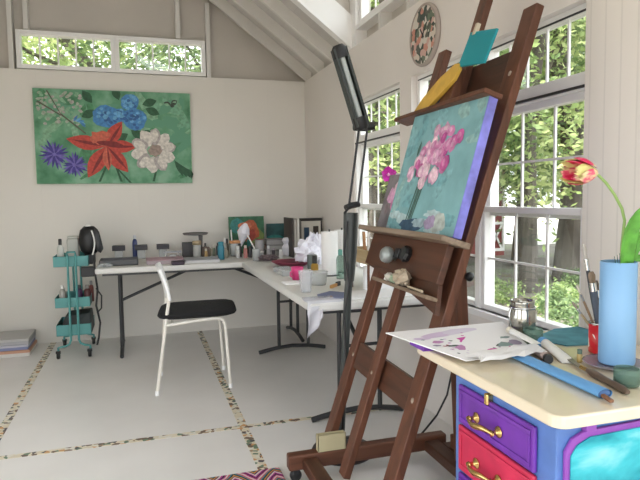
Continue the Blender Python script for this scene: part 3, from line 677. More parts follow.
# wooden paint box on thin legs with things in it
root = thing('paint_box', 'open wooden box on thin dark legs behind the easel, holding brushes', 'box', (1.27, 3.07, T))
wd = wood('box_pine', (.33,.24,.12), (.46,.35,.20), 1)
mb = MB(); bz = T+.16
mb.box(1.16,1.40,2.92,3.22,bz,bz+.012,wd)
for a in ((1.16,1.172,2.92,3.22),(1.388,1.40,2.92,3.22),(1.172,1.388,2.92,2.932),(1.172,1.388,3.208,3.22)): mb.box(*a, bz+.012, bz+.075, wd)
mb.build('box_body', root)
for x, y in ((1.175,2.94),(1.385,2.94),(1.175,3.20),(1.385,3.20)): MB().tube([(x,y,T),(x,y,bz)], .008, M['easel'], 8).build('leg', root)
for i, (x, y, h, c, lb) in enumerate(((1.20,3.05,.17,(.35,.17,.07),'brown-handled brush standing in the wooden box'),(1.24,3.1,.16,(.75,.72,.68),'white stick standing in the wooden box'),(1.27,3.03,.14,(.30,.08,.05),'red-brown brush in the wooden box'))):
    tag(MB().bar((x,y,bz+.013),(x+.008*i,y+.02,bz+h), .016, .008, flat('bx%d' % i, c)).build('paint_brush'), lb, 'brush')
tag(MB().box(1.20,1.37,3.06,3.09,T+.0005,T+.135,M['paper']).build('paper_block', bevel=.002), 'white block of paper standing under the wooden box behind the easel', 'paper')
# orchid
root = thing('potted_orchid', 'magenta orchid in a white pot on the right table behind the easel', 'orchid', (1.44, 3.17, T))
MB().lathe([(0,0),(.045,0),(.06,.10),(.064,.105),(.055,.10),(0,.09)], (1.44,3.17,T), M['white'], 20).build('pot', root)
MB().tube([(1.44,3.17,T+.09),(1.46,3.16,T+.3),(1.44,3.10,T+.52),(1.385,3.05,T+.63),(1.335,3.02,T+.645)], .004, M['stem'], 6).build('stem', root)
mb = MB()
def petal3(mb, c, d, up, L, w, m, cup=.3, n=6):
    c, d, up = V(c), V(d).normalized(), V(up).normalized(); s_ = d.cross(up).normalized(); up = s_.cross(d); vs = []
    for i in range(n+1):
        t = i/n; ww = w*math.sin(PI*(.08+.9*t))**.8
        for k in (-1, -.5, 0, .5, 1): vs.append(c+d*L*t+s_*ww*k+up*(cup*L*(t*t)*.6+cup*ww*k*k))
    mb.add(vs, [(i*5+k, i*5+k+1, (i+1)*5+k+1, (i+1)*5+k) for i in range(n) for k in range(4)], m, True)
for (cx, cy, cz, s_) in ((1.325,3.02,T+.645,.050),(1.355,3.03,T+.60,.032)):
    for i in range(5):
        a = 2*PI*i/5+.3; petal3(mb, (cx,cy,cz), (math.cos(a)*.9, -.25, math.sin(a)), (-.3,-1,0), s_, s_*.5, M['magenta'])
    mb.lathe([(0,-.01),(.012,0),(0,.012)], (cx,cy-.012,cz), flat('orchid_lip', (.75,.35,.6)), 8)
mb.build('blossoms', root)
mb = MB()
for a in (0.4, 2.2, 3.6, 5.2): petal3(mb, (1.44,3.17,T+.09), (math.cos(a), math.sin(a), .35), (0,0,1), .13, .025, M['leaf'], -.3)
mb.build('leaves', root)

# things on and in the cart
bottle('white squeeze bottle with a black nozzle on the top tier of the teal cart', -.625, 5.20, .739, .026, .215, (.62,.63,.58), (.03,.03,.03), neck=.4, caph=.22, name='squeeze_bottle')
root = thing('plastic_canister', 'white translucent canister on the top tier of the teal cart', 'canister', (-.53, 5.24, .739))
MB().box(-.575,-.485,5.19,5.29,.740,.955,flat('canister', (.44,.45,.41))).build('body', root, bevel=.012); MB().box(-.57,-.49,5.195,5.285,.9555,.972,flat('canister_lid', (.50,.50,.46))).build('lid', root, bevel=.004)
root = thing('rounded_appliance', 'bulky rounded black appliance with a white band at the back table end of the cart', 'appliance', (-.41, 5.2, .74))
mb = MB(); mb.lathe([(0,-.12),(.05,-.115),(.085,-.085),(.10,-.03),(.10,.03),(.085,.085),(.05,.115),(0,.12)], (-.40,5.20,.935), M['black'], 20, sx=.82, sy=.75); mb.build('body', root)
mb = MB(); mb.lathe([(0,-.03),(.05,-.028),(.07,0),(.05,.028),(0,.03)], (-.335,5.17,.93), flat('blk2', (.05,.052,.055)), 18, Matrix.Rotation(PI/2-.2, 3, 'Y'), sx=1.5, sy=.9); mb.build('grille', root)
MB().lathe([(0,0),(.026,.004),(.020,.022),(0,.028)], (-.405,5.19,1.042), M['white'], 14).build('knob', root)
mb = MB(); mb.tube([(-.375+.02*math.sin(PI*t)*1, 5.11, 1.02-.20*t) for t in [i/10 for i in range(11)]], .006, M['white'], 8); mb.build('band', root)
MB().box(-.44,-.36,5.14,5.26,.742,.825,M['black']).build('foot', root, bevel=.01)
mb = MB(); pts = [(-.36,5.04,.80),(-.355,5.0,.70),(-.34,5.01,.55),(-.355,5.0,.42),(-.33,5.0,.28),(-.345,5.0,.16),(-.36,4.99,.10)]; mb.tube(pts, .008, M['black'], 8); mb.tube([(-.35,5.0,.56),(-.31,4.98,.50),(-.315,4.98,.40),(-.35,5.0,.36)], .006, M['black'], 8)
tag(mb.build('power_cord'), 'black cord hanging down between the cart and the back table', 'cord')
tag(MB().box(-.46,-.352,5.0,5.055,.655,.735,M['black']).build('cord_adapter', bevel=.008), 'black block hooked beside the top tier of the cart', 'adapter')
for i, (x, y, r, h, c, cp) in enumerate(((-.62,5.16,.025,.135,(.45,.44,.40),(.7,.7,.67)),(-.63,5.32,.025,.10,(.55,.54,.50),(.7,.7,.68)),(-.43,5.16,.028,.13,(.10,.03,.03),(.3,.28,.26)),(-.50,5.26,.025,.12,(.12,.05,.14),(.1,.1,.1)),(-.41,5.30,.02,.14,(.20,.05,.04),(.3,.3,.3)))):
    bottle(('clear white-capped bottle at the left of the cart middle tier','short white bottle at the back of the cart middle tier','dark red bottle at the right of the cart middle tier','purple bottle in the centre of the cart middle tier','thin red bottle at the back right of the cart middle tier')[i], x, y, .409, r, h*1.25, c, cp)
mb = MB(); vs = [(-.66,5.09,.18),(-.40,5.09,.18),(-.40,5.38,.18),(-.66,5.38,.18),(-.60,5.14,.33),(-.41,5.12,.345),(-.41,5.36,.345),(-.60,5.36,.33)]
mb.add(vs, [(0,1,2,3),(4,5,6,7),(0,1,5,4),(1,2,6,5),(2,3,7,6),(3,0,4,7)], flat('dkcase', (.02,.028,.028))); tag(mb.build('tool_case', bevel=.01), 'dark case on the bottom tier of the teal cart', 'case')

# flat boxes at the left
for i, (w, z0, z1, c, lb) in enumerate(((-.895, 0, .055, (.66,.63,.60), 'flat white box with an orange edge, bottom of the stack at left'), (-.905, .056, .10, (.22,.24,.40), 'flat blue-violet box in the middle of the stack at left'), (-.90, .101, .148, (.40,.40,.42), 'flat grey box on top of the stack at left'))):
    root = thing('flat_box', lb, 'box', (-1.15, 5.4, z0), 'flat boxes stacked by the back wall')
    MB().box(-1.42, w, 5.22, 5.58, z0, z0+(z1-z0)*.55, flat('fb%d' % i, c)).build('box_body', root, bevel=.003)
    MB().box(-1.423, w+.003, 5.217, 5.583, z0+(z1-z0)*.55, z1-.001, flat('fbl%d' % i, ((.55,.30,.20),(.50,.50,.56),(.50,.49,.48))[i])).build('lid', root, bevel=.003)

# rug
def rugmat():
    m = bpy.data.materials.new('chevron_rug'); m.use_nodes = True; nt = m.node_tree; b = nt.nodes['Principled BSDF']; b.inputs['Roughness'].default_value = .95
    tc = nt.nodes.new('ShaderNodeTexCoord'); sp = nt.nodes.new('ShaderNodeSeparateXYZ'); nt.links.new(tc.outputs['Object'], sp.inputs[0])
    def mth(op, a, b_=None):
        q = nt.nodes.new('ShaderNodeMath'); q.operation = op
        for i, s_ in enumerate((a, b_)):
            if s_ is None: continue
            if isinstance(s_, (int, float)): q.inputs[i].default_value = s_
            else: nt.links.new(s_, q.inputs[i])
        return q.outputs[0]
    nz_ = nt.nodes.new('ShaderNodeTexNoise'); nz_.inputs['Scale'].default_value = 9; nt.links.new(tc.outputs['Object'], nz_.inputs['Vector'])
    zz = mth('ADD', mth('PINGPONG', mth('MULTIPLY', sp.outputs[0], 1.3), .12), mth('MULTIPLY', nz_.outputs['Fac'], .06))
    v = mth('FRACT', mth('MULTIPLY', mth('ADD', sp.outputs[1], zz), 9.0))
    r = nt.nodes.new('ShaderNodeValToRGB'); r.color_ramp.interpolation = 'CONSTANT'
    cols = [(.50,.03,.22),(.02,.02,.03),(.45,.04,.30),(.70,.62,.55),(.10,.02,.12),(.55,.28,.05),(.02,.02,.03),(.04,.20,.25),(.6,.1,.15),(.65,.62,.55)]
    els = r.color_ramp.elements; els.remove(els[1]); els[0].position = 0; els[0].color = (*cols[0], 1)
    for i, c in enumerate(cols[1:]): els.new((i+1)/len(cols)).color = (*c, 1)
    nt.links.new(v, r.inputs['Fac']); nt.links.new(r.outputs['Color'], b.inputs['Base Color'])
    return m
mb = MB(); mb.box(-.75, .585, 1.3, 2.605, .002, .012, rugmat()); tag(mb.build('rug', bevel=.004), 'multicoloured chevron rug, its corner at the foot of the easel', 'rug')

# ------------------------------------------------------------------ easel
O = V((.78, 2.186, .08)); U = V((-.027, -1.0, 0)).normalized(); Vv = V((.313, -.009, .95)).normalized(); NF = V((-.949, .026, .313)).normalized(); NB = V((1, -.027, 0))
P = lambda s_, t, n=0: O+U*s_+Vv*t+NF*n
root = thing('easel', 'large dark walnut studio easel on casters, leaning back beside the painted cabinet', 'easel', (O.x, O.y, 0))
E_ = M['easel']; EH = M['easel_h']; EX = M['easel_x']
MB().bar(P(-.352, .0), P(-.345, 1.955), .078, .034, E_, U).build('side_post', root, bevel=.004)
MB().bar(P(.326, .048), P(.326, 1.955), .082, .034, E_, U).build('side_post', root, bevel=.004)
MB().bar(P(0, .045, .035), P(0, 2.35, .035), .066, .030, E_, U).build('centre_mast', root, bevel=.004)
def board(s0, s1, t0, t1, n0, n1, m, name, bev=.003):
    mb = MB(); vs = [P(a, b, c) for c in (n0, n1) for b in (t0, t1) for a in (s0, s1)]
    mb.add(vs, [(0,2,3,1),(4,5,7,6),(0,1,5,4),(2,6,7,3),(0,4,6,2),(1,3,7,5)], m); return mb.build(name, root, bevel=bev)
board(-.297, .295, .428, .545, -.012, .012, EH, 'cross_board')
board(-.297, .295, 1.63, 1.80, -.014, .010, EH, 'cross_board')
board(-.36, .365, .90, 1.045, .052, .078, EH, 'carriage_board')
mb = MB(); mb.prism([(-.36,.90),(.365,.90),(.40,.80),(.12,.85)], lambda a, b, d: P(a, b, d), .052, .070, EH); mb.build('carriage_apron', root)
board(-.405, .43, 1.045, 1.066, .03, .145, wood('ledge_worn', (.16,.11,.075), (.30,.23,.17), 1), 'canvas_ledge')
board(-.12, .40, .842, .856, .074, .12, wood('ledge_worn2', (.13,.085,.055), (.26,.19,.13), 1), 'brush_ledge')
board(-.41, .385, 1.580, 1.598, .05, .125, E_, 'top_clamp')
board(-.05, .05, 1.60, 1.76, .05, .085, E_, 'clamp_block')
# crank and knobs
kmx = Matrix((( -NF.x*0+U.x, Vv.x, NF.x), (U.y, Vv.y, NF.y), (U.z, Vv.z, NF.z)))
M['knob'] = mat('knob_grey', (.30,.33,.32), .3, .35)
MB().lathe([(0,.078),(.014,.078),(.014,.092),(.024,.095),(.032,.105),(.035,.119),(.032,.133),(.022,.143),(0,.146)], P(-.035, .958), M['knob'], 24, kmx).build('crank_knob', root)
MB().lathe([(0,.078),(.032,.078),(.034,.095),(.028,.105),(0,.106)], P(.075, .980), M['black'], 8, kmx, smooth=False).build('lock_knob', root)
MB().box(-.02,.02,-.02,.02,0,.03,M['black'],Matrix.Translation(P(.022,.975,.078)) @ kmx.to_4x4()).build('gear_box', root, bevel=.003)
# base
fr = O+U*(-.326)
yb = fr.y; yn = (O+U*.326).y
MB().box(.595, 1.375, yb-.065, yb-.010, .055, .125, EX).build('runner', root, bevel=.008)
MB().box(.595, 1.375, yn-.028, yn+.028, .055, .125, EX).build('runner', root, bevel=.008)
MB().box(.655, .725, yn+.028, yb-.065, .058, .108, EH).build('cross_rail', root, bevel=.006)
MB().box(1.255, 1.325, yn+.028, yb-.065, .058, .108, EH).build('cross_rail', root, bevel=.006)
MB().box(1.335, 1.37, yb-.22, yb-.165, .108, .17, EX).build('brace_block', root, bevel=.004)
MB().box(1.3251, 1.372, yn+.1, yb-.11, .062, .1079, EH).build('rear_batten', root, bevel=.004)
for x in (.63, 1.33):
    for y in (yb-.04, yn):
        mb = MB(); mb.lathe([(0,-.012),(.024,-.012),(.027,-.006),(.027,.006),(.024,.012),(0,.012)], (x, y, .027), M['black'], 18, Matrix.Rotation(PI/2, 3, 'X')); q = MB().box(x-.012, x+.012, y-.016, y+.016, .035, .056, M['blackm']).build('caster', root); mb.build('wheel', q)
MB().bar((1.31,2.18,.108),(1.245,2.18,1.40), .05, .085, E_, V((1,0,0))).build('rear_strut', root, bevel=.004)
MB().lathe([(0,0),(.018,0),(.020,.012),(.012,.022),(0,.024)], (1.30,2.136,.93), M['black'], 12, Matrix.Rotation(PI/2, 3, 'X')).build('strut_knob', root)
for s_, t in ((.326,1.70),(-.326,1.70),(.326,.48),(-.326,.48)):
    MB().lathe([(0,.014),(.010,.014),(.010,.018),(0,.019)], P(s_, t), flat('bolt', (.35,.28,.22)), 10, kmx).build('bolt', root)
for t in (.0, .48):
    MB().lathe([(0,.048),(.008,.048),(.008,.051),(0,.052)], P(.0, t), flat('bolt', (.35,.28,.22)), 10, kmx).build('bolt', root)
# canvas on the easel
ph = math.radians(16.3); up = V((math.sin(ph), 0, math.cos(ph))); NC = V((-math.cos(ph), 0, math.sin(ph))).normalized(); Uc = V((0,-1,0))
sh = []; R_ = random.Random(11); A = .59/.513
dk, pk1, pk2, pk3, pk4 = flat('q_deep', (.42,.07,.26)), flat('q_pink', (.55,.20,.38)), flat('q_lilac', (.62,.34,.50)), flat('q_pale', (.72,.50,.58)), flat('q_rose', (.50,.10,.30))
gs, nv, lt = flat('q_stem', (.06,.13,.11)), flat('q_navy', (.03,.08,.14)), flat('q_light', (.42,.55,.56))
for i in range(26): sh.append((blob(R_.uniform(0,1), R_.uniform(.18,.98), R_.uniform(.06,.14), R_.uniform(.03,.06), A, R_.uniform(0,3), .2), R_.choice([flat('q_b1', (.21,.41,.43)), flat('q_b2', (.17,.37,.40)), flat('q_b3', (.27,.45,.43))])))
for i in range(16): sh.append((blob(R_.uniform(.0,1), R_.uniform(.0,.17), R_.uniform(.06,.12), R_.uniform(.02,.04), A, 0, .25), R_.choice([lt, flat('q_g', (.30,.40,.44)), flat('q_b2', (.13,.30,.34))])))
for d in (-.05,-.02,.0,.025): sh.append(([(.40+d,.42),(.345+d,.08),(.36+d,.08),(.425+d,.42)], gs))
sh.append((blob(.40,.06,.17,.045,A,.05,.2), nv)); sh.append((blob(.52,.08,.1,.03,A,0,.2), flat('q_g', (.30,.40,.44)))); sh.append((blob(.78,.09,.09,.06,A,0,.2), flat('q_sage', (.45,.50,.46)))); sh.append((blob(.66,.09,.07,.05,A,0,.2), flat('q_mauve', (.36,.28,.42))))
for x, y in ((.27,.44),(.35,.40),(.40,.38),(.22,.62)): sh.append((petal(x, y, .12, .02, 1.2+x, A), gs))
blooms = []
for x, y, rx_, n_, cs in ((.50,.76,.12,9,(pk1,pk2,pk2)),(.62,.70,.11,9,(dk,pk4,pk1)),(.76,.68,.06,4,(pk1,pk4)),(.40,.66,.11,9,(pk2,pk1,pk3)),(.60,.57,.09,7,(pk4,dk,pk1)),(.27,.55,.07,5,(pk2,pk3,pk4)),(.50,.52,.10,7,(pk2,pk3,pk1)),(.38,.45,.10,7,(pk3,pk2,pk3)),(.52,.44,.07,5,(pk3,pk2)),(.20,.47,.05,4,(pk2,pk3))):
    for i in range(n_):
        a, q = R_.uniform(0, 6.28), rx_*math.sqrt(R_.random()); blooms.append((x+q*math.cos(a), y+q*math.sin(a)*.95, R_.uniform(.036,.055), R_.choice(cs)))
for x, y, r, c in blooms:
    sh.append((blob(x, y, r, r*.85, A, R_.uniform(0,3), .16, 11), c))
    sh.append((blob(x-.008, y+.012, r*.5, r*.35, A, R_.uniform(0,3), .2, 8), {id(dk): pk4, id(pk4): pk1, id(pk1): pk2, id(pk2): pk3}.get(id(c), flat('q_blush', (.78,.60,.66)))))
M['cbg'] = mat('canvas_blue_green', (.20,.40,.42), .55, vary=.15, vscale=10)
canvas('painting', 'canvas of pink peonies in a vase on blue-green, violet side edge, held on the easel', 'painting', P(-.202, 1.068, .055), Uc, NC, .58, .513, .035, M['cbg'], sh, edge=mat('canvas_edge', (.22,.22,.66), .5, vary=.3, vscale=14), up=up)
sh = [(blob(.4,.62,.2,.14,1,.3,.2), pk2), (blob(.62,.75,.16,.12,1,0,.2), pk3), (blob(.6,.45,.14,.1,1,0,.2), pk1), (blob(.3,.38,.12,.1,1,0,.2), flat('q_mud', (.22,.17,.18)))]
canvas('painting', 'small painting of pink blossoms standing on the easel ledge behind the large canvas', 'painting', P(-.425, 1.068, .035), Uc, NC, .20, .27, .012, mat('card_ground', (.20,.18,.19), .6, vary=.35, vscale=14), sh, up=up)
# items on the easel
mb = MB(); pz = lambda a, b, d: P(a, b, d)
mb.prism([(.055,1.755),(.265,1.725),(.288,1.850),(.08,1.893)], pz, .088, .098, M['tealpaper']); tag(mb.build('notepad', bevel=.002), 'teal square notepad clipped to the top of the easel', 'notepad')
mb = MB(); mb.prism([(.105,1.873),(.125,1.872),(.127,1.918),(.11,1.92)], pz, .086, .102, flat('clip_tan', (.55,.48,.36))); tag(mb.build('clothes_peg', bevel=.001), 'tan clip holding the teal notepad', 'clip')
mb = MB(); pts = [(x_+.075, y_) for x_, y_ in ((-.28,1.600),(-.335,1.600),(-.27,1.665),(-.15,1.735),(-.04,1.772),(-.005,1.765),(.010,1.74),(-.010,1.70),(-.08,1.66),(-.18,1.61))]
mb.prism(pts, pz, .088, .104, M['yellow']); tag(mb.build('sanding_paddle', bevel=.003), 'long ochre yellow paddle resting on the easel top clamp', 'paddle')
mb = MB(); mb.prism([(-.16,1.602),(.02,1.602),(.03,1.67),(-.01,1.70),(-.06,1.68)], pz, .056, .070, M['darkblue']); tag(mb.build('paint_cloth', bevel=.003), 'dark blue cloth tucked behind the yellow paddle', 'cloth')
for i, (s_, c, L, lb) in enumerate(((.02,(.50,.48,.42),.05,'small pale seashell, leftmost on the easel brush ledge'),(.075,(.30,.38,.26),.05,'small greenish shell in the middle of the easel brush ledge'),(.15,(.40,.33,.24),.09,'larger tan shell at the right on the easel brush ledge'))):
    mb = MB(); c0 = P(s_, .857, .1); crumple(mb, (c0.x, c0.y, c0.z), L*.35, L*.5, L*.35, flat('sh%d' % i, c), 40+i, 8, .2); tag(mb.build('seashell'), lb, 'shell')
tag(MB().tube([P(.20,.862,.10), P(.33,.862,.105)], .005, flat('brushwood2', (.6,.5,.35)), 8).build('paint_brush'), 'thin tan brush lying on the easel brush ledge', 'brush')
# cream tin on the runner
root = thing('tin_box', 'small cream open tin standing on the easel base runner', 'tin', (.79, yb-.045, .125))
ct = flat('tin_cream', (.52,.46,.28)); mb = MB(); x0, x1, y0, y1 = .730, .862, yb-.064, yb-.030
mb.box(x0,x1,y0,y1,.1255,.129,ct)
for a in ((x0,x0+.003,y0,y1),(x1-.003,x1,y0,y1),(x0,x1,y0,y0+.003),(x0,x1,y1-.003,y1)): mb.box(*a, .129, .20, ct)
mb.build('tin_body', root)
MB().box(x0+.01,x1-.01,y0+.006,y1-.006,.13,.185,flat('tin_in', (.15,.12,.06))).build('contents', root)

# ------------------------------------------------------------------ floor lamp
root = thing('magnifier_lamp', 'dark grey jointed floor lamp with a long tube head, beside the easel', 'floor lamp', (.93, 2.66, 0))
LG = M['lampgrn']; Y = 2.66
mb = MB(); mb.lathe([(0,.0),(.150,.0),(.155,.01),(.150,.022),(.06,.032),(0,.034)], (.925,Y+.02,0), M['blackm'], 32); mb.build('base', root)
for a in (.9, 2.4, 4.3): MB().lathe([(0,-.03),(.02,-.03),(.022,.0),(0,.001)], (.925+.12*math.cos(a),Y+.02+.12*math.sin(a),.031), M['black'], 10).build('weight', root)
mb = MB(); mb.tube([(.905,Y,.03),(.93,Y,.40),(.955,Y,.80),(.965,Y,.90)], .019, LG, 14); mb.build('pole', root)
mb = MB(); mb.tube([(.962,Y,.86),(.968,Y,1.0),(.975,Y,1.19)], [.024,.034,.036], LG, 14); mb.build('pole_sleeve', root)
mb = MB(); mb.tube([(.94,Y-.03,1.215),(.975,Y-.01,1.225),(1.015,Y,1.23)], .015, M['black'], 10); mb.tube([(.965,Y-.02,1.225),(.925,Y-.05,1.19)], .006, M['black'], 8); mb.build('clamp', root)
for d in (0, 1):
    MB().tube([(.965+.042*d,Y-.01*d,1.22),(1.022+.038*d,Y-.01*d,1.60)], .006, M['blackm'], 8).build('arm_rod', root)
mb = MB(); mb.tube([(.995,Y,1.60),(1.05,Y,1.598),(1.095,Y-.01,1.605)], .020, M['black'], 10); mb.tube([(1.03,Y-.02,1.585),(1.03,Y-.02,1.64)], .024, M['black'], 12); mb.build('joint', root)
a, b = V((1.028,Y-.02,1.60)), V((.915,Y-.02,1.955)); d = (b-a).normalized()
mx = Matrix.Translation(a) @ V((0,0,1)).rotation_difference(d).to_matrix().to_4x4(); L = (b-a).length
mb = MB()
for x in (-.027, .027): mb.box(x-.006, x+.006, -.024, .026, 0, L, LG, mx)
mb.box(-.027, .027, .014, .026, 0, L, LG, mx); mb.tube([mx @ V((0,0,L-.045)), mx @ V((0,0,L)), mx @ V((0,0,L+.015))], [.037,.036,.024], M['black'], 14); mb.tube([mx @ V((0,0,-.015)), mx @ V((0,0,.0)), mx @ V((0,0,.045))], [.024,.035,.036], M['black'], 14)
head = mb.build('lamp_head', root)
mb = MB(); mb.tube([mx @ V((0,-.008,.045)), mx @ V((0,-.008,L-.045))], .014, flat('tube_grey', (.42,.46,.44), .25), 14); mb.build('light_tube', head)
mb = MB(); mb.tube([(.945,Y-.03,1.15),(.925,Y-.035,1.0),(.95,Y-.035,.85),(.925,Y-.03,.7),(.93,Y-.03,.5),(.91,Y-.03,.2),(.90,Y-.03,.035)], .005, M['black'], 8); mb.build('lamp_cable', root)
# cable down by the wall and on the floor behind the easel
mb = MB(); mb.tube([(1.56,2.62,.74),(1.548,2.62,.60),(1.528,2.62,.45),(1.501,2.62,.365),(1.473,2.62,.248),(1.416,2.62,.15),(1.348,2.62,.081),(1.27,2.62,.010),(1.1,2.66,.008)], .005, M['black'], 8)
tag(mb.build('power_cord'), 'black cable dropping to the floor behind the easel base', 'cord')

# ------------------------------------------------------------------ painted cabinet
ZC = .76; fx = .93; y0, y1 = 1.135, 1.60
root = thing('painted_cabinet', 'cream-topped cabinet painted blue with a purple and a red drawer', 'cabinet', (1.2, 1.4, 0))
mb = MB()
def rrect(x0, x1, y0, y1, r, n=5):
    out = []
    for cx, cy, a0 in ((x1-r,y0+r,-PI/2),(x1-r,y1-r,0),(x0+r,y1-r,PI/2),(x0+r,y0+r,PI)):
        for k in range(n+1): a = a0+PI/2*k/n; out.append((cx+r*math.cos(a), cy+r*math.sin(a)))
    return out
mb.prism(rrect(.893, 1.585, 1.085, 1.82, .035), lambda a, b, d: V((a, b, d)), ZC-.032, ZC, M['cream']); mb.build('cabinet_top', root, bevel=.006)
mb = MB(); mb.box(fx, 1.56, y0, y1, .04, ZC-.05, M['blue']); mb.box(fx+.005, 1.555, y0+.005, 1.78, ZC-.05, ZC-.0325, flat('teal_dark', (.01,.09,.10))); mb.build('carcass', root, bevel=.004)
MB().box(fx+.04, 1.52, y0+.03, y1-.03, 0, .04, M['violet']).build('plinth', root)
def drawer(z0, z1, m):
    d = MB().box(fx-.014, fx-.001, 1.20, 1.562, z0, z1, m).build('drawer', root, bevel=.005)
    mb = MB(); t = .012
    for a in ((1.20+t,1.562-t,z1-t*2,z1-t),(1.20+t,1.562-t,z0+t,z0+t*2),(1.20+t,1.20+t*2,z0+t*2,z1-t*2),(1.562-t*2,1.562-t,z0+t*2,z1-t*2)): mb.box(fx-.018, fx-.0145, a[0], a[1], a[2], a[3], m)
    q = mb.build('drawer_moulding', d, bevel=.002); q.location = (0,0,0)
    d.location = (-root.location.x, -root.location.y, 0)
    q.location = (0,0,0)
    # handle
    zc = (z0+z1)/2-.008
    hb = MB()
    for y in (1.345, 1.455):
        hb.lathe([(0,0),(.016,.001),(.016,.004),(.007,.007),(.006,.022),(.010,.026),(0,.032)], (fx-.0145, y, zc), M['brass'], 14, Matrix.Rotation(-PI/2, 3, 'Y'))
    pts = [(fx-.040-.012*math.sin(PI*t), 1.335+.130*t, zc+.004*math.sin(2*PI*t)) for t in [i/10 for i in range(11)]]
    hb.tube(pts, [.0045+.005*math.sin(PI*i/10)**2 for i in range(11)], M['brass'], 10)
    hb.tube([(fx-.034,1.345,zc),(fx-.042,1.335,zc)], .004, M['brass'], 8); hb.tube([(fx-.034,1.455,zc),(fx-.042,1.465,zc)], .004, M['brass'], 8)
    h = hb.build('handle', d); h.location = (0,0,0)
drawer(.572, .692, M['purple']); drawer(.425, .566, M['red']); drawer(.25, .415, M['purple']); drawer(.08, .24, M['red'])
mb = MB(); mb.box(fx-.022, fx-.0005, 1.393, 1.411, .680, .713, M['brass']); mb.build('latch', root, bevel=.004)
# end panel facing the camera: violet arch-cornered border with turquoise picture
mb = MB(); mb.prism([(fx+.018+r, z) for r, z in ((0,.06),(.60,.06),(.60,.715),(.055,.700),(.02,.685),(0,.655))], lambda a, b, d: V((a, d, b)), y0-.012, y0-.0005, M['violet']); mb.build('panel_border', root, bevel=.003)
mb = MB(); mb.prism([(fx+.030+r, z) for r, z in ((0,.08),(.565,.08),(.565,.700),(.055,.686),(.018,.670),(0,.645))], lambda a, b, d: V((a, d, b)), y0-.016, y0-.0125, M['panelturq']); mb.build('picture_panel', root)
MB().box(1.0, 1.03, y0-.02, y0-.0005, .700, .727, M['violet']).build('latch', root, bevel=.002)

# ------------------------------------------------------------------ on the cabinet
Z = ZC
# sloping palette sheet on a low purple box
def sheet(name, label, cat, pts, m, extra=None, t=.003):
    mb = MB(); nn = len(pts); mb.add([V(p) for p in pts]+[V(p)-V((0,0,t)) for p in pts], [tuple(range(nn)), tuple(range(nn, 2*nn))[::-1]]+[(k, (k+1) % nn, nn+(k+1) % nn, nn+k) for k in range(nn)], m)
    if extra: extra(mb)
    return tag(mb.build(name), label, cat)
tag(MB().box(.868, 1.15, 1.70, 1.80, Z+.0005, Z+.024, M['purple']).build('flat_box', bevel=.003), 'low purple box under the far side of the palette sheet', 'box')
c00, c10, c11, c01 = V((.925,1.53,Z+.012)), V((1.195,1.565,Z+.006)), V((1.235,1.80,Z+.052)), V((.775,1.79,Z+.052))
def bil(a, b, dz=0): return (c00*(1-a)+c10*a)*(1-b)+(c01*(1-a)+c11*a)*b+V((0,0,dz))
def spots(mb):
    rn = random.Random(5); cols = [(.58,.07,.36),(.50,.24,.45),(.05,.07,.065),(.30,.25,.33),(.62,.50,.66),(.35,.05,.10),(.20,.28,.26),(.66,.60,.70)]
    def spot(a, b, ra, rb, col, k):
        m = flat('dab%d' % k, cols[k]); ra *= 1.35; rb *= 1.35; pts = blob(a, b, ra, rb, 1, rn.uniform(-.4,.4), .25, 12, rn); vs = [bil(a, b, .0022)]+[bil(min(.98,max(.02,x)), min(.98,max(.02,y)), .002) for x, y in pts]
        mb.add(vs, [(0, i+1, (i+1) % 12+1) for i in range(12)], m)
    spot(.47,.50,.085,.075,None,0); spot(.53,.54,.05,.05,None,0); spot(.60,.33,.09,.045,None,2); spot(.40,.22,.09,.035,None,2); spot(.28,.33,.08,.05,None,1); spot(.75,.28,.07,.05,None,6); spot(.72,.58,.02,.03,None,5); spot(.70,.48,.015,.02,None,5); spot(.84,.48,.04,.025,None,6)
    spot(.18,.55,.04,.03,None,1); spot(.12,.68,.05,.03,None,4); spot(.30,.75,.12,.05,None,4); spot(.22,.40,.05,.02,None,2); spot(.50,.17,.06,.03,None,0); spot(.88,.3,.05,.06,None,3); spot(.5,.8,.2,.06,None,7); spot(.1,.45,.03,.02,None,3)
    for i in range(34): spot(rn.uniform(.08,.9), rn.uniform(.15,.8), .012, .012, None, rn.randrange(8))
sheet('palette_sheet', 'white paint-dabbed palette sheet with pink and grey smears on the cabinet', 'palette', [c00, c10, c11, c01], M['paper'], spots)
mb = MB(); crumple(mb, (1.03, 1.50, Z), .075, .05, .010, M['paper'], 51, 8, .3); 
mb = MB(); vs = []; rn = random.Random(8)
for i in range(9):
    for k in range(6):
        a, b = i/8, k/5; vs.append(V((.945+.26*a+rn.uniform(-.008,.008), 1.475+.095*b+.035*a+rn.uniform(-.008,.008), Z+.016+rn.uniform(0,.012))))
mb.add(vs, [(i*6+k, (i+1)*6+k, (i+1)*6+k+1, i*6+k+1) for i in range(8) for k in range(5)], M['paper'])
tag(mb.build('crumpled_paper', solid=.001), 'crinkled white paper at the near edge of the palette sheet', 'paper')
# swing-top jar and little green votive
root = thing('clasp_jar', 'grey glass jar with a wire clasp standing on the cabinet by the window', 'jar', (1.262, 1.745, Z))
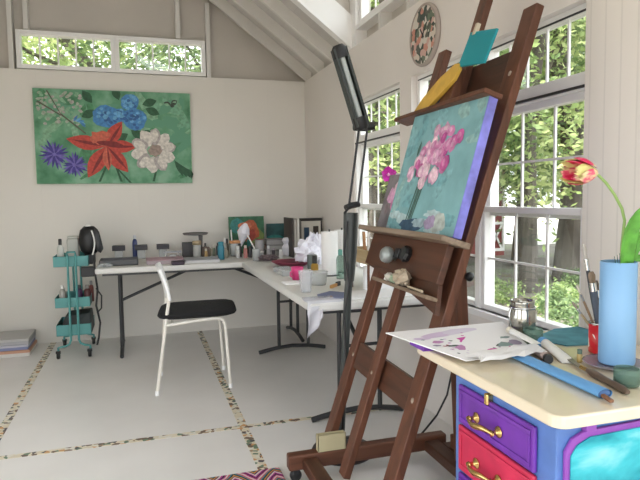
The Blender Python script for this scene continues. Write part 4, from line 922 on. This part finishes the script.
# stands right of the sheet
MB().lathe([(0,.002),(.040,.002),(.046,.01),(.046,.095),(.040,.108),(.041,.125),(.043,.135),(.038,.135),(.036,.12),(.036,.108),(.042,.095),(.042,.012),(0,.008)], (1.285,1.755,Z), M['jarglass'], 28).build('glass', root)
MB().lathe([(.0435,.106),(.046,.108),(.046,.112),(.0435,.114)], (1.285,1.755,Z), M['chrome'], 28).build('wire_band', root)
for s_ in (-1, 1): MB().tube([(1.285+s_*.046,1.755,Z+.112),(1.285+s_*.056,1.752,Z+.09),(1.285+s_*.054,1.75,Z+.06),(1.285+s_*.047,1.75,Z+.04)], .003, M['chrome'], 8).build('clasp', root)
jar('small glass votive of green wax beside the clasp jar', 1.262, 1.665, Z, .033, .055, None, 0, M['greengls'], .55, gm=M['clearg'], name='votive_glass')
# teal cloth by the window
sheet('teal_cloth', 'flat teal cloth lying on the cabinet top against the window', 'cloth', [(1.47,1.815,Z+.004),(1.30,1.72,Z+.004),(1.345,1.60,Z+.004),(1.47,1.575,Z+.004),(1.575,1.63,Z+.004),(1.58,1.815,Z+.004)], M['card_teal'])
# paint tubes
def paint_tube(label, a, b, r, m, capm, tail=None):
    a, b = V(a), V(b); d = b-a; root = thing('paint_tube', label, 'paint tube', tuple(a)); s_ = d.cross(V((0,0,1))).normalized()
    vs = []; n_ = 12
    for i, t in enumerate((0, .05, .35, .7, 1)):
        c = a+d*t; rz = r*(1-t)**.6 if t < 1 else .0015; rw = r*(1+.55*t)
        c = V((c.x, c.y, a.z+rz+.001))
        for k in range(n_): q = 2*PI*k/n_; vs.append(c+s_*rw*math.cos(q)+V((0,0,1))*rz*math.sin(q))
    mb = MB(); mb.add(vs, [(i*n_+k, i*n_+(k+1) % n_, (i+1)*n_+(k+1) % n_, (i+1)*n_+k) for i in range(4) for k in range(n_)]+[tuple(range(n_))], m, True); mb.build('body', root)
    c = V((a.x, a.y, a.z+r+.001)); u = d.normalized(); mb = MB(); mb.tube([c+u*.0, c-u*r*.3, c-u*r*.35, c-u*r*1.7], [r*.95, r*.9, r*1.05, r*1.05], capm, 14); mb.build('cap', root)
paint_tube('large white paint tube with a sky-blue cap, pointing away from the vase', (1.262,1.60,Z), (1.215,1.43,Z), .016, M['white'], M['skyblue'])
paint_tube('flattened white paint tube lying on the right edge of the palette sheet', (1.19,1.68,Z+.034), (1.185,1.545,Z+.014), .011, M['white'], flat('capcream', (.6,.55,.45)))
paint_tube('pinkish paint tube with a dark cap below the palette sheet edge', (1.165,1.47,Z), (1.205,1.565,Z), .013, flat('tubepink', (.55,.42,.38)), M['black'])
paint_tube('short white paint tube with a brown cap next to the knife blade', (1.19,1.50,Z), (1.235,1.60,Z), .010, flat('tubew', (.72,.68,.66)), flat('capbrown', (.12,.07,.05)))
# sky blue roll
a, b = V((1.115,1.615,Z+.013)), V((1.085,1.150,Z+.013)); root = thing('foam_sleeve', 'long flattened sky-blue foam sleeve along the front of the cabinet top', 'sleeve', tuple(a))
mb = MB(); d = b-a; n_ = 16; vs = []
for i in range(9):
    t = i/8; c = a+d*t
    w = .030-.008*t; hh = .006+.006*t
    for k in range(n_): q = 2*PI*k/n_; vs.append(V((c.x+w*math.cos(q), c.y, Z+.0015+hh+hh*math.sin(q))))
mb.add(vs, [(i*n_+k, i*n_+(k+1) % n_, (i+1)*n_+(k+1) % n_, (i+1)*n_+k) for i in range(8) for k in range(n_)]+[tuple(range(n_))], M['skyblue'], True); mb.build('sleeve', root)
MB().lathe([(.0,.0),(.016,.0),(.020,-.004)], (b.x, b.y+.001, Z+.0135), flat('sleeve_in', (.05,.12,.28)), 14, Matrix.Rotation(PI/2, 3, 'X'), sx=1, sy=.5).build('opening', root)
tag(MB().bar((1.083,1.175,Z+.012),(1.072,1.115,Z+.008), .012, .008, flat('rust', (.22,.10,.05)), V((1,0,0))).build('paint_brush', bevel=.002), 'brown brush end poking out of the sky-blue sleeve', 'brush')
# palette knife / spatula
root = thing('palette_knife', 'long dark wooden-handled palette knife lying behind the blue sleeve', 'palette knife', (1.19, 1.3, Z))
mb = MB(); a, b = V((1.155,1.150,Z+.010)), V((1.195,1.335,Z+.010)); mb.tube([a, a.lerp(b,.1), a.lerp(b,.5), a.lerp(b,.85), b], [.006,.010,.009,.011,.006], M['steelknife'], 12); mb.build('handle', root)
MB().tube([b, b+V((.004,.03,0))], .006, M['brass'], 10).build('ferrule', root)
mb = MB(); mb.prism([(0,-.006),(.06,-.008),(.17,-.016),(.23,-.010),(.24,0),(.23,.010),(.17,.014),(.06,.008),(0,.006)], lambda p, q, d_: V((1.199+.15*p, 1.36, Z+.006))+V((.21,.97,0)).normalized()*p+V((.97,-.21,0))*q+V((0,0,d_)), 0, .003, flat('blade', (.20,.17,.15), .3)); mb.build('blade', root)
root = bottle('tiny amber-labelled vial standing between the knife and the glass plate', 1.255, 1.435, Z, .008, .04, (.45,.33,.12), (.08,.14,.10), neck=.8, caph=.3, name='small_vial', cat='vial')
# vase, plate
vx, vy = 1.335, 1.375
root = thing('glass_plate', 'scalloped clear glass plate under the blue vase', 'plate', (vx, vy, Z))
MB().lathe([(0,.002),(.06,.002),(.082,.008),(.088,.013),(.082,.012),(.06,.006),(0,.006)], (vx-.012,vy-.005,Z), glass('plate_glass', (.50,.48,.55), .45, .1), 30).build('plate', root)
root = thing('cylinder_vase', 'tall pale blue cylinder vase on the glass plate, holding tulips', 'vase', (vx, vy, Z+.007))
MB().lathe([(0,.001),(.048,.001),(.050,.006),(.050,.30),(.048,.302),(.046,.30),(.046,.012),(0,.010)], (vx, vy, Z+.007), M['vaseblue'], 40).build('vase', root)
vt = Z+.309
# tulip with bent stem
def tulip(label, st, hd, hc, big=1.0, head=True):
    root = thing('tulip', label, 'tulip', st[0]); MB().tube(st, .0042, M['stem'], 8).build('stem', root)
    d = V(hd).normalized(); mx = V((0,0,1)).rotation_difference(d).to_matrix()
    for ring, (nn, m, op, L) in enumerate(((3, M['petal'], .95, .070), (3, M['petal_y'], 1.1, .074), (4, M['petal'], 1.3, .060))):
        for i in range(nn):
            a = 2*PI*i/nn+ring*.6; mb = MB(); n1, n2 = 9, 7; vs = []
            for j in range(n1+1):
                t = j/n1; rad = (.007+.015*math.sin(PI*min(1, t*.60+.03)))*big*op; z = L*t*big
                half = .95*math.sin(PI*(.1+.83*t))**.7/op*.9
                for k in range(n2+1):
                    q = a+half*(k/n2-.5)*2; jag = (.010*math.sin(k*2.9+i) if j == n1 else 0); vs.append(V(hc)+mx @ V((rad*math.cos(q), rad*math.sin(q), z+jag)))
            mb.add(vs, [(j*(n2+1)+k, j*(n2+1)+k+1, (j+1)*(n2+1)+k+1, (j+1)*(n2+1)+k) for j in range(n1) for k in range(n2)], m, True)
            mb.build('petal', root, solid=.001)
    return root
tr = tulip('red and yellow parrot tulip drooping left from the blue vase on a curved stem', [(1.335,1.37,Z+.08),(1.335,1.365,vt+.05),(1.328,1.35,vt+.12),(1.312,1.345,vt+.155),(1.28,1.34,vt+.195),(1.245,1.335,vt+.228),(1.215,1.33,vt+.248),(1.196,1.33,vt+.256)], (-1,-.10,.04), (1.200,1.33,vt+.257), 1.30)
def leafp(root, pts, w, m=None, nrm=V((0,-1,0))):
    mb = MB(); vs = []; n1 = len(pts)-1; pts = [V(p) for p in pts]
    for i, p in enumerate(pts):
        t = i/n1; tg = (pts[min(i+1,n1)]-pts[max(i-1,0)]).normalized(); s_ = tg.cross(nrm).normalized(); nn = s_.cross(tg)
        ww = w*math.sin(PI*(.1+.88*t))**.8
        for k in (-1,-.5,0,.5,1): vs.append(p+s_*ww*k+nn*ww*.35*k*k)
    mb.add(vs, [(i*5+k, i*5+k+1, (i+1)*5+k+1, (i+1)*5+k) for i in range(n1) for k in range(4)], m or M['leaf'], True); mb.build('leaf', root, solid=.0015, sub=1)
leafp(tr, [(1.335,1.36,vt-.08),(1.328,1.345,vt+.0),(1.316,1.33,vt+.05),(1.316,1.32,vt+.10),(1.332,1.31,vt+.14),(1.37,1.30,vt+.175)], .030)
leafp(tr, [(1.35,1.37,vt-.05),(1.37,1.36,vt+.04),(1.39,1.34,vt+.09),(1.43,1.33,vt+.12),(1.48,1.32,vt+.11)], .022)
leafp(tr, [(1.35,1.385,vt-.03),(1.385,1.37,vt+.02),(1.42,1.355,vt+.0),(1.44,1.345,vt-.06),(1.44,1.34,vt-.10)], .016)
mb = MB()
for i in range(6): mb.tube([(1.31+.008*i,1.36,vt-.01),(1.30+.009*i,1.355,vt+.018+.004*(i % 3))], .0012, M['chrome'], 5)
tag(mb.build('flower_frog', ), 'tangle of thin wire ends at the vase mouth', 'wire')
jar('low green glass tumbler at the near edge of the cabinet below the vase', 1.215, 1.215, Z, .033, .048, None, 0, M['greengls'], .55, gm=M['clearg'], name='votive_glass')
# red can with brushes
rcx, rcy = 1.388, 1.500
root = thing('brush_can', 'red patterned can of brushes left of the blue vase', 'can', (rcx, rcy, Z))
MB().lathe([(0,.002),(.030,.002),(.033,.005),(.033,.094),(.0315,.094),(.0315,.008),(0,.006)], (rcx, rcy, Z), M['redlabel'], 26).build('can', root)
MB().lathe([(.0325,.094),(.0345,.096),(.0345,.100),(.0315,.100)], (rcx, rcy, Z), M['chrome'], 26).build('rim', root)
for i, (dx, dy, h, c, bc, lb) in enumerate(((-.030,.045,.345,(.05,.05,.06),(.50,.46,.42),'tallest flat brush in the red can, black ferrule and pale bristles'),(-.075,.02,.22,(.30,.20,.12),(.55,.50,.42),'thin tan brush leaning left out of the red can'),
        (-.025,.015,.26,(.10,.12,.16),(.25,.18,.12),'thick dark-handled brush in the middle of the red can'),(-.065,.05,.16,(.45,.35,.2),(.3,.25,.2),'short tan brush leaning left in the red can'),(.000,.02,.23,(.04,.04,.05),(.15,.12,.1),'black brush at the right side of the red can'))):
    root = thing('paint_brush', lb, 'brush', (rcx, rcy, Z+.01), 'brushes in the red can')
    a = V((rcx-dx*.25+(i-2)*.004, rcy-dy*.2, Z+.012)); b = V((rcx+dx, rcy+dy, Z+h)); r = (.007,.004,.011,.004,.007)[i]
    MB().tube([a, a.lerp(b,.6), a.lerp(b,.75)], [r*.6, r, r*.9], flat('bh%d' % i, c), 8).build('handle', root); MB().tube([a.lerp(b,.75), a.lerp(b,.86)], r, M['chrome'], 8).build('ferrule', root)
    MB().tube([a.lerp(b,.86), a.lerp(b,.95), b], [r, r*1.25, r*.7], flat('bb%d' % i, bc), 8, flat=.6).build('bristles', root)

# ------------------------------------------------------------------ outdoors
GZ = -.35
M['ground'] = ramp_mat('forest_floor', 'ShaderNodeTexNoise', [(.3, (.10,.085,.07)), (.55, (.17,.15,.13)), (.75, (.13,.18,.07))], .9, .95, detail=8)
M['gravel'] = ramp_mat('pale_gravel', 'ShaderNodeTexNoise', [(.3, (.52,.49,.45)), (.7, (.68,.66,.62))], 6, .9, detail=8)
mb = MB(); mb.box(-60, 90, -50, 100, GZ-.3, GZ, M['ground']); struct('ground', mb)
mb = MB(); mb.add([(12,15.5,GZ+.01),(60,30,GZ+.01),(60,70,GZ+.01),(9,54,GZ+.01),(8.5,19,GZ+.01)], [(0,1,2,3,4)], M['gravel']); o = struct('path', mb)
def leafmat(name, c0, c1):
    m = bpy.data.materials.new(name); m.use_nodes = True; nt = m.node_tree; b = nt.nodes['Principled BSDF']; out = nt.nodes['Material Output']
    g = nt.nodes.new('ShaderNodeNewGeometry'); r = nt.nodes.new('ShaderNodeValToRGB')
    r.color_ramp.elements[0].color = (*c0, 1); r.color_ramp.elements[1].color = (*c1, 1)
    nt.links.new(g.outputs['Random Per Island'], r.inputs['Fac']); nt.links.new(r.outputs['Color'], b.inputs['Base Color']); b.inputs['Roughness'].default_value = .55
    t = nt.nodes.new('ShaderNodeBsdfTranslucent'); nt.links.new(r.outputs['Color'], t.inputs['Color']); mx = nt.nodes.new('ShaderNodeMixShader'); mx.inputs[0].default_value = .5
    nt.links.new(b.outputs[0], mx.inputs[1]); nt.links.new(t.outputs[0], mx.inputs[2]); nt.links.new(mx.outputs[0], out.inputs['Surface'])
    return m
LM = [leafmat('leaf_green', (.13,.22,.07), (.42,.52,.22)), leafmat('leaf_yellow_green', (.22,.32,.10), (.60,.66,.32)), leafmat('leaf_deep', (.08,.14,.06), (.26,.36,.16))]
BK = ramp_mat('bark', 'ShaderNodeTexNoise', [(.3, (.055,.045,.038)), (.7, (.17,.15,.13))], 6, .9, (1,1,.25), detail=6)
def leaf_mesh(name, n, R, H, m, size, seed, clumps=26):
    rn = random.Random(seed); mb = MB(); mb.recalc = False; cl = []
    for i in range(clumps):
        a = rn.uniform(0, 2*PI); z = rn.uniform(-1, 1); q = math.sqrt(1-z*z)*rn.uniform(.35, 1); cl.append((R*q*math.cos(a), R*q*math.sin(a), H*z, rn.uniform(.28, .5)*R))
    for i in range(n):
        c = rn.choice(cl); p = V((rn.gauss(c[0], c[3]*.5), rn.gauss(c[1], c[3]*.5), rn.gauss(c[2], c[3]*.4)))
        u = V((rn.uniform(-1,1), rn.uniform(-1,1), rn.uniform(-.6,.6))).normalized(); w = u.cross(V((rn.uniform(-1,1), rn.uniform(-1,1), rn.uniform(-1,1)))).normalized(); s_ = size*rn.uniform(.6,1.3)
        mb.add([p-u*s_, p+w*s_*.45, p+u*s_, p-w*s_*.45], [(0,1,2,3)], m)
    me = bpy.data.meshes.new(name); me.from_pydata(mb.v, [], mb.f); me.materials.append(m); me.update(); return me
CROWN = [leaf_mesh('foliage', 4600, 2.1, 1.9, LM[k], .07, 20+k, 34) for k in range(3)]
BUSH = [leaf_mesh('foliage', 1500, .65, .38, LM[k], .05, 30+k, 14) for k in range(3)]
def trunk_mesh(seed, H, r):
    rn = random.Random(seed); mb = MB(); p = [V((rn.uniform(-.1,.1)*i, rn.uniform(-.1,.1)*i, H*i/6)) for i in range(7)]; p[0] = V((0,0,-.1))
    mb.tube(p, [r*1.25]+[r*(1-.1*i) for i in range(1,7)], BK, 10)
    for i in range(7):
        b0 = p[rn.randrange(2, 6)]; a = rn.uniform(0, 6.28); L = rn.uniform(.8, 1.8); mb.tube([b0, b0+V((math.cos(a)*L*.5, math.sin(a)*L*.5, L*.35)), b0+V((math.cos(a)*L, math.sin(a)*L, L*.9))], [r*.4, r*.25, r*.1], BK, 6)
    me = bpy.data.meshes.new('trunk'); me.from_pydata(mb.v, [], mb.f); me.materials.append(BK); me.update(); return me
TR = [trunk_mesh(k, 8.5, .13) for k in range(3)]
def tree(x, y, k, zc, sc, label, tk=1.0, rot=0):
    root = thing('tree', label, 'tree', (x, y, GZ), 'trees around the studio')
    t = bpy.data.objects.new('trunk', TR[k % 3]); C.objects.link(t); t.parent = root; t.scale = (tk, tk, 1); t.rotation_euler.z = rot
    for dz in (zc[0]+.35, zc[1]+.6):
        f = bpy.data.objects.new('crown', CROWN[k % 3]); C.objects.link(f); f.parent = root; f.location = (math.sin(rot+dz)*.7, math.cos(rot+dz)*.7, dz); f.rotation_euler.z = rot+dz; f.scale = (sc, sc, sc)
spots_ = [ # x, y, kind, crown heights, scale
 (3.75,9.2,1,(3.2,6.0),.85,'yellow-green tree nearest the far right window'),
 (4.4,10.6,0,(3.2,6.4),1.1,'mid-green tree behind the far right window, second row'),
 (4.1,7.6,0,(3.6,6.4),.9,'green tree outside the window hidden by the easel'),
 (6.1,8.2,1,(3.2,6.0),1.0,'bright green tree filling the upper sash beside the easel'),
 (8.3,11.4,2,(3.6,6.8),1.2,'deep green tree with a dark trunk in the middle of the near window'),
 (7.6,9.0,0,(3.4,6.2),1.0,'green tree outside the near edge of the near window'),
 (10.2,12.2,1,(3.8,6.8),1.25,'yellow-green tree at the right of the near window'),
 (9.6,14.6,0,(4.4,7.6),1.4,'tall green tree in the second row outside the near window'),
 (7.4,13.0,2,(3.8,7.2),1.2,'deep green tree left of the red shed'),
 (13.8,18.6,1,(6.0,9.6),1.6,'large light green tree at the edge of the drive'),
 (6.0,16.5,0,(3.4,7.2),1.4,'broad green tree far behind the far right window'),
 (3.4,12.6,2,(3.0,6.4),1.1,'dark green tree outside the back right corner'),
 (17.5,20.0,2,(6.4,10.0),1.7,'deep green tree far out past the parked car'),
 (-3.4,13.5,0,(3.4,6.4),1.2,'green tree behind the left gable window'),
 (-.9,15.0,1,(4.4,8.0),1.3,'bright yellow-green tree behind the middle of the gable windows'),
 (1.6,14.0,2,(4.0,7.4),1.2,'dark tree behind the right gable window'),
 (-2.6,20.0,1,(5.4,9.0),1.5,'light green tree far behind the left gable window'),
]
for i, (x, y, k, zc, sc, lb) in enumerate(spots_): tree(x, y, k, zc, sc, lb, 1+.5*(i % 3), i*1.7)
bs = [(3.7,4.7,0,.62),(4.6,5.6,2,.72),(4.3,4.9,2,.62),(5.4,6.6,0,.6),(5.2,7.6,0,.5),(6.3,7.3,2,.5),(2.6,5.6,1,.8),(2.7,7.0,0,1.0),(7.2,8.3,2,.45),(3.3,5.9,2,.6)]
bl_ = ['low green shrub right below the near window','light green shrub outside the near window, behind the nearest one','dark low shrub outside the near window sill','pale shrub in the middle of the shrubs outside','green shrub left of centre outside the near window','dark shrub at the right of the shrubs outside','light shrub under the far right window','green shrub beyond the far right window','pale green shrub farthest out near the trees','dark shrub between the two right windows']
for i, (x, y, k, sc) in enumerate(bs):
    o = bpy.data.objects.new('shrub', BUSH[k]); C.objects.link(o); o.location = (x, y, GZ+.22*sc); o.scale = (sc,)*3; o.rotation_euler.z = i; tag(o, bl_[i], 'shrub', 'shrubs outside the right windows')
# red shed with white trim
root = thing('garden_shed', 'dark red shed with white cross-braced door outside the near window', 'shed', (8.9, 14.6, GZ))
sx, sy = 9.22, 13.4
rdm = mat('shed_red', (.22,.035,.035), .7); mb = MB(); mb.box(sx-3.0, sx, sy, sy+2.4, GZ, GZ+2.3, rdm); mb.build('walls', root)
mb = MB(); mb.prism([(sx-3.2,GZ+2.3),(sx+.2,GZ+2.3),(sx-1.5,GZ+3.5)], lambda a, b, d: V((a,d,b)), sy-.2, sy+2.6, flat('shed_roof', (.12,.12,.12))); mb.build('roof', root)
mb = MB(); w = flat('shed_white', (.80,.79,.77)); dx0, dx1 = sx-.50, sx-.02
for x in (dx0, dx1-.06): mb.box(x, x+.06, sy-.05, sy-.001, GZ+.12, GZ+2.1, w)
for z in (GZ+.12, GZ+.82, GZ+2.04): mb.box(dx0+.06, dx1-.06, sy-.05, sy-.001, z, z+.07, w)
mb.bar((dx0+.08,sy-.03,GZ+.19),(dx1-.08,sy-.03,GZ+.82), .05, .02, w, V((1,0,-1))); mb.bar((dx1-.08,sy-.03,GZ+.19),(dx0+.08,sy-.03,GZ+.82), .05, .02, w, V((1,0,1)))
mb.build('door_trim', root)
# parked car
root = thing('car', 'small blue car parked on the pale drive outside the near window', 'car', (16.9, 18.0, GZ))
cb = mat('car_blue', (.03,.14,.42), .25, coat=.6); prof = [(-2.0,.35),(-2.0,.75),(-1.75,.85),(-1.1,.92),(-.55,1.38),(.75,1.40),(1.45,.95),(2.0,.88),(2.05,.5),(2.0,.35)]
yaw = .7; cxx, cyy = 16.9, 18.0
fnc = lambda a, b, d: V((cxx+a*math.cos(yaw)-d*math.sin(yaw), cyy+a*math.sin(yaw)+d*math.cos(yaw), GZ+b))
mb = MB(); mb.prism(prof, fnc, -.8, .8, cb); mb.build('body', root, bevel=.06)
for d0, d1 in ((-.81,-.80),(.80,.81)): mb = MB(); mb.prism([(-.95,.95),(-.50,1.30),(.70,1.32),(1.2,.97)], fnc, d0, d1, M['black']); mb.build('side_window', root)
for a in (-1.3, 1.3):
    for d in (-.78, .78):
        mb = MB(); c0 = fnc(a, .31, d); mb.lathe([(0,-.1),(.28,-.1),(.31,-.06),(.31,.06),(.28,.1),(0,.1)], c0, M['black'], 20, Matrix.Rotation(yaw, 3, 'Z') @ Matrix.Rotation(PI/2, 3, 'X')); mb.build('wheel', root)

# ------------------------------------------------------------------ light
w = bpy.data.worlds.new('World'); S.world = w; w.use_nodes = True; nt = w.node_tree; bg = nt.nodes['Background']
bg.inputs['Color'].default_value = (.90, .95, 1.0, 1); bg.inputs['Strength'].default_value = 2.1
sun = bpy.data.lights.new('sun', 'SUN'); sun.energy = 7.0; sun.angle = .02; sun.color = (1, .94, .84)
so = bpy.data.objects.new('sun', sun); C.objects.link(so); so.rotation_euler = V((-.42, -.22, .88)).to_track_quat('Z', 'Y').to_euler()
def portal(loc, rot, sx_, sy_):
    l = bpy.data.lights.new('portal', 'AREA'); l.shape = 'RECTANGLE'; l.size = sx_; l.size_y = sy_; l.cycles.is_portal = True
    o = bpy.data.objects.new('portal', l); C.objects.link(o); o.location = loc; o.rotation_euler = rot
H2 = PI/2
portal((1.72, 2.56, 1.34), (0, H2, 0), 1.28, 1.46); portal((1.72, 3.86, 1.34), (0, H2, 0), 1.28, .83); portal((1.72, -.1, 1.34), (0, H2, 0), 1.28, 2.0)
portal((1.74, 2.36, 2.83), (0, H2, 0), .58, 3.72); portal((-.15, 5.78, 2.56), (-H2, 0, 0), 1.6, .3)
portal((-2.12, -.2, 1.2), (0, -H2, 0), 1.8, 2.0); portal((-2.12, 2.05, 1.35), (0, -H2, 0), 1.3, 1.7); portal((-2.12, 3.95, 1.42), (0, -H2, 0), 1.05, .9)
portal((-.15, -1.82, 1.075), (H2, 0, 0), 2.7, 2.15); portal((-.2, -1.82, 2.7), (H2, 0, 0), 1.6, .4)

# ------------------------------------------------------------------ camera
cam = bpy.data.cameras.new('camera'); co = bpy.data.objects.new('camera', cam); C.objects.link(co)
cam.sensor_width = 36; cam.lens = 587.36/640*36; cam.clip_start = .05; cam.clip_end = 300
yaw, pit, rol = .298093, .0740596, .0140366
f = V((math.sin(yaw)*math.cos(pit), math.cos(yaw)*math.cos(pit), -math.sin(pit))); r = V((math.cos(yaw), -math.sin(yaw), 0)); d = f.cross(r)
r2 = r*math.cos(rol)+d*math.sin(rol); d2 = -r*math.sin(rol)+d*math.cos(rol)
m = Matrix((r2, -d2, -f)).transposed().to_4x4(); m.translation = V((0, 0, 1.27)); co.matrix_world = m
S.camera = co
S.view_settings.view_transform = 'Standard'; S.view_settings.look = 'None'; S.view_settings.exposure = 1.08; S.view_settings.gamma = 1; S.view_settings.use_curve_mapping = False
S.cycles.max_bounces = 10; S.cycles.diffuse_bounces = 6; S.cycles.transparent_max_bounces = 12
S.cycles.use_denoising = True; S.cycles.caustics_reflective = False; S.cycles.caustics_refractive = False
S.cycles.sample_clamp_indirect = 8
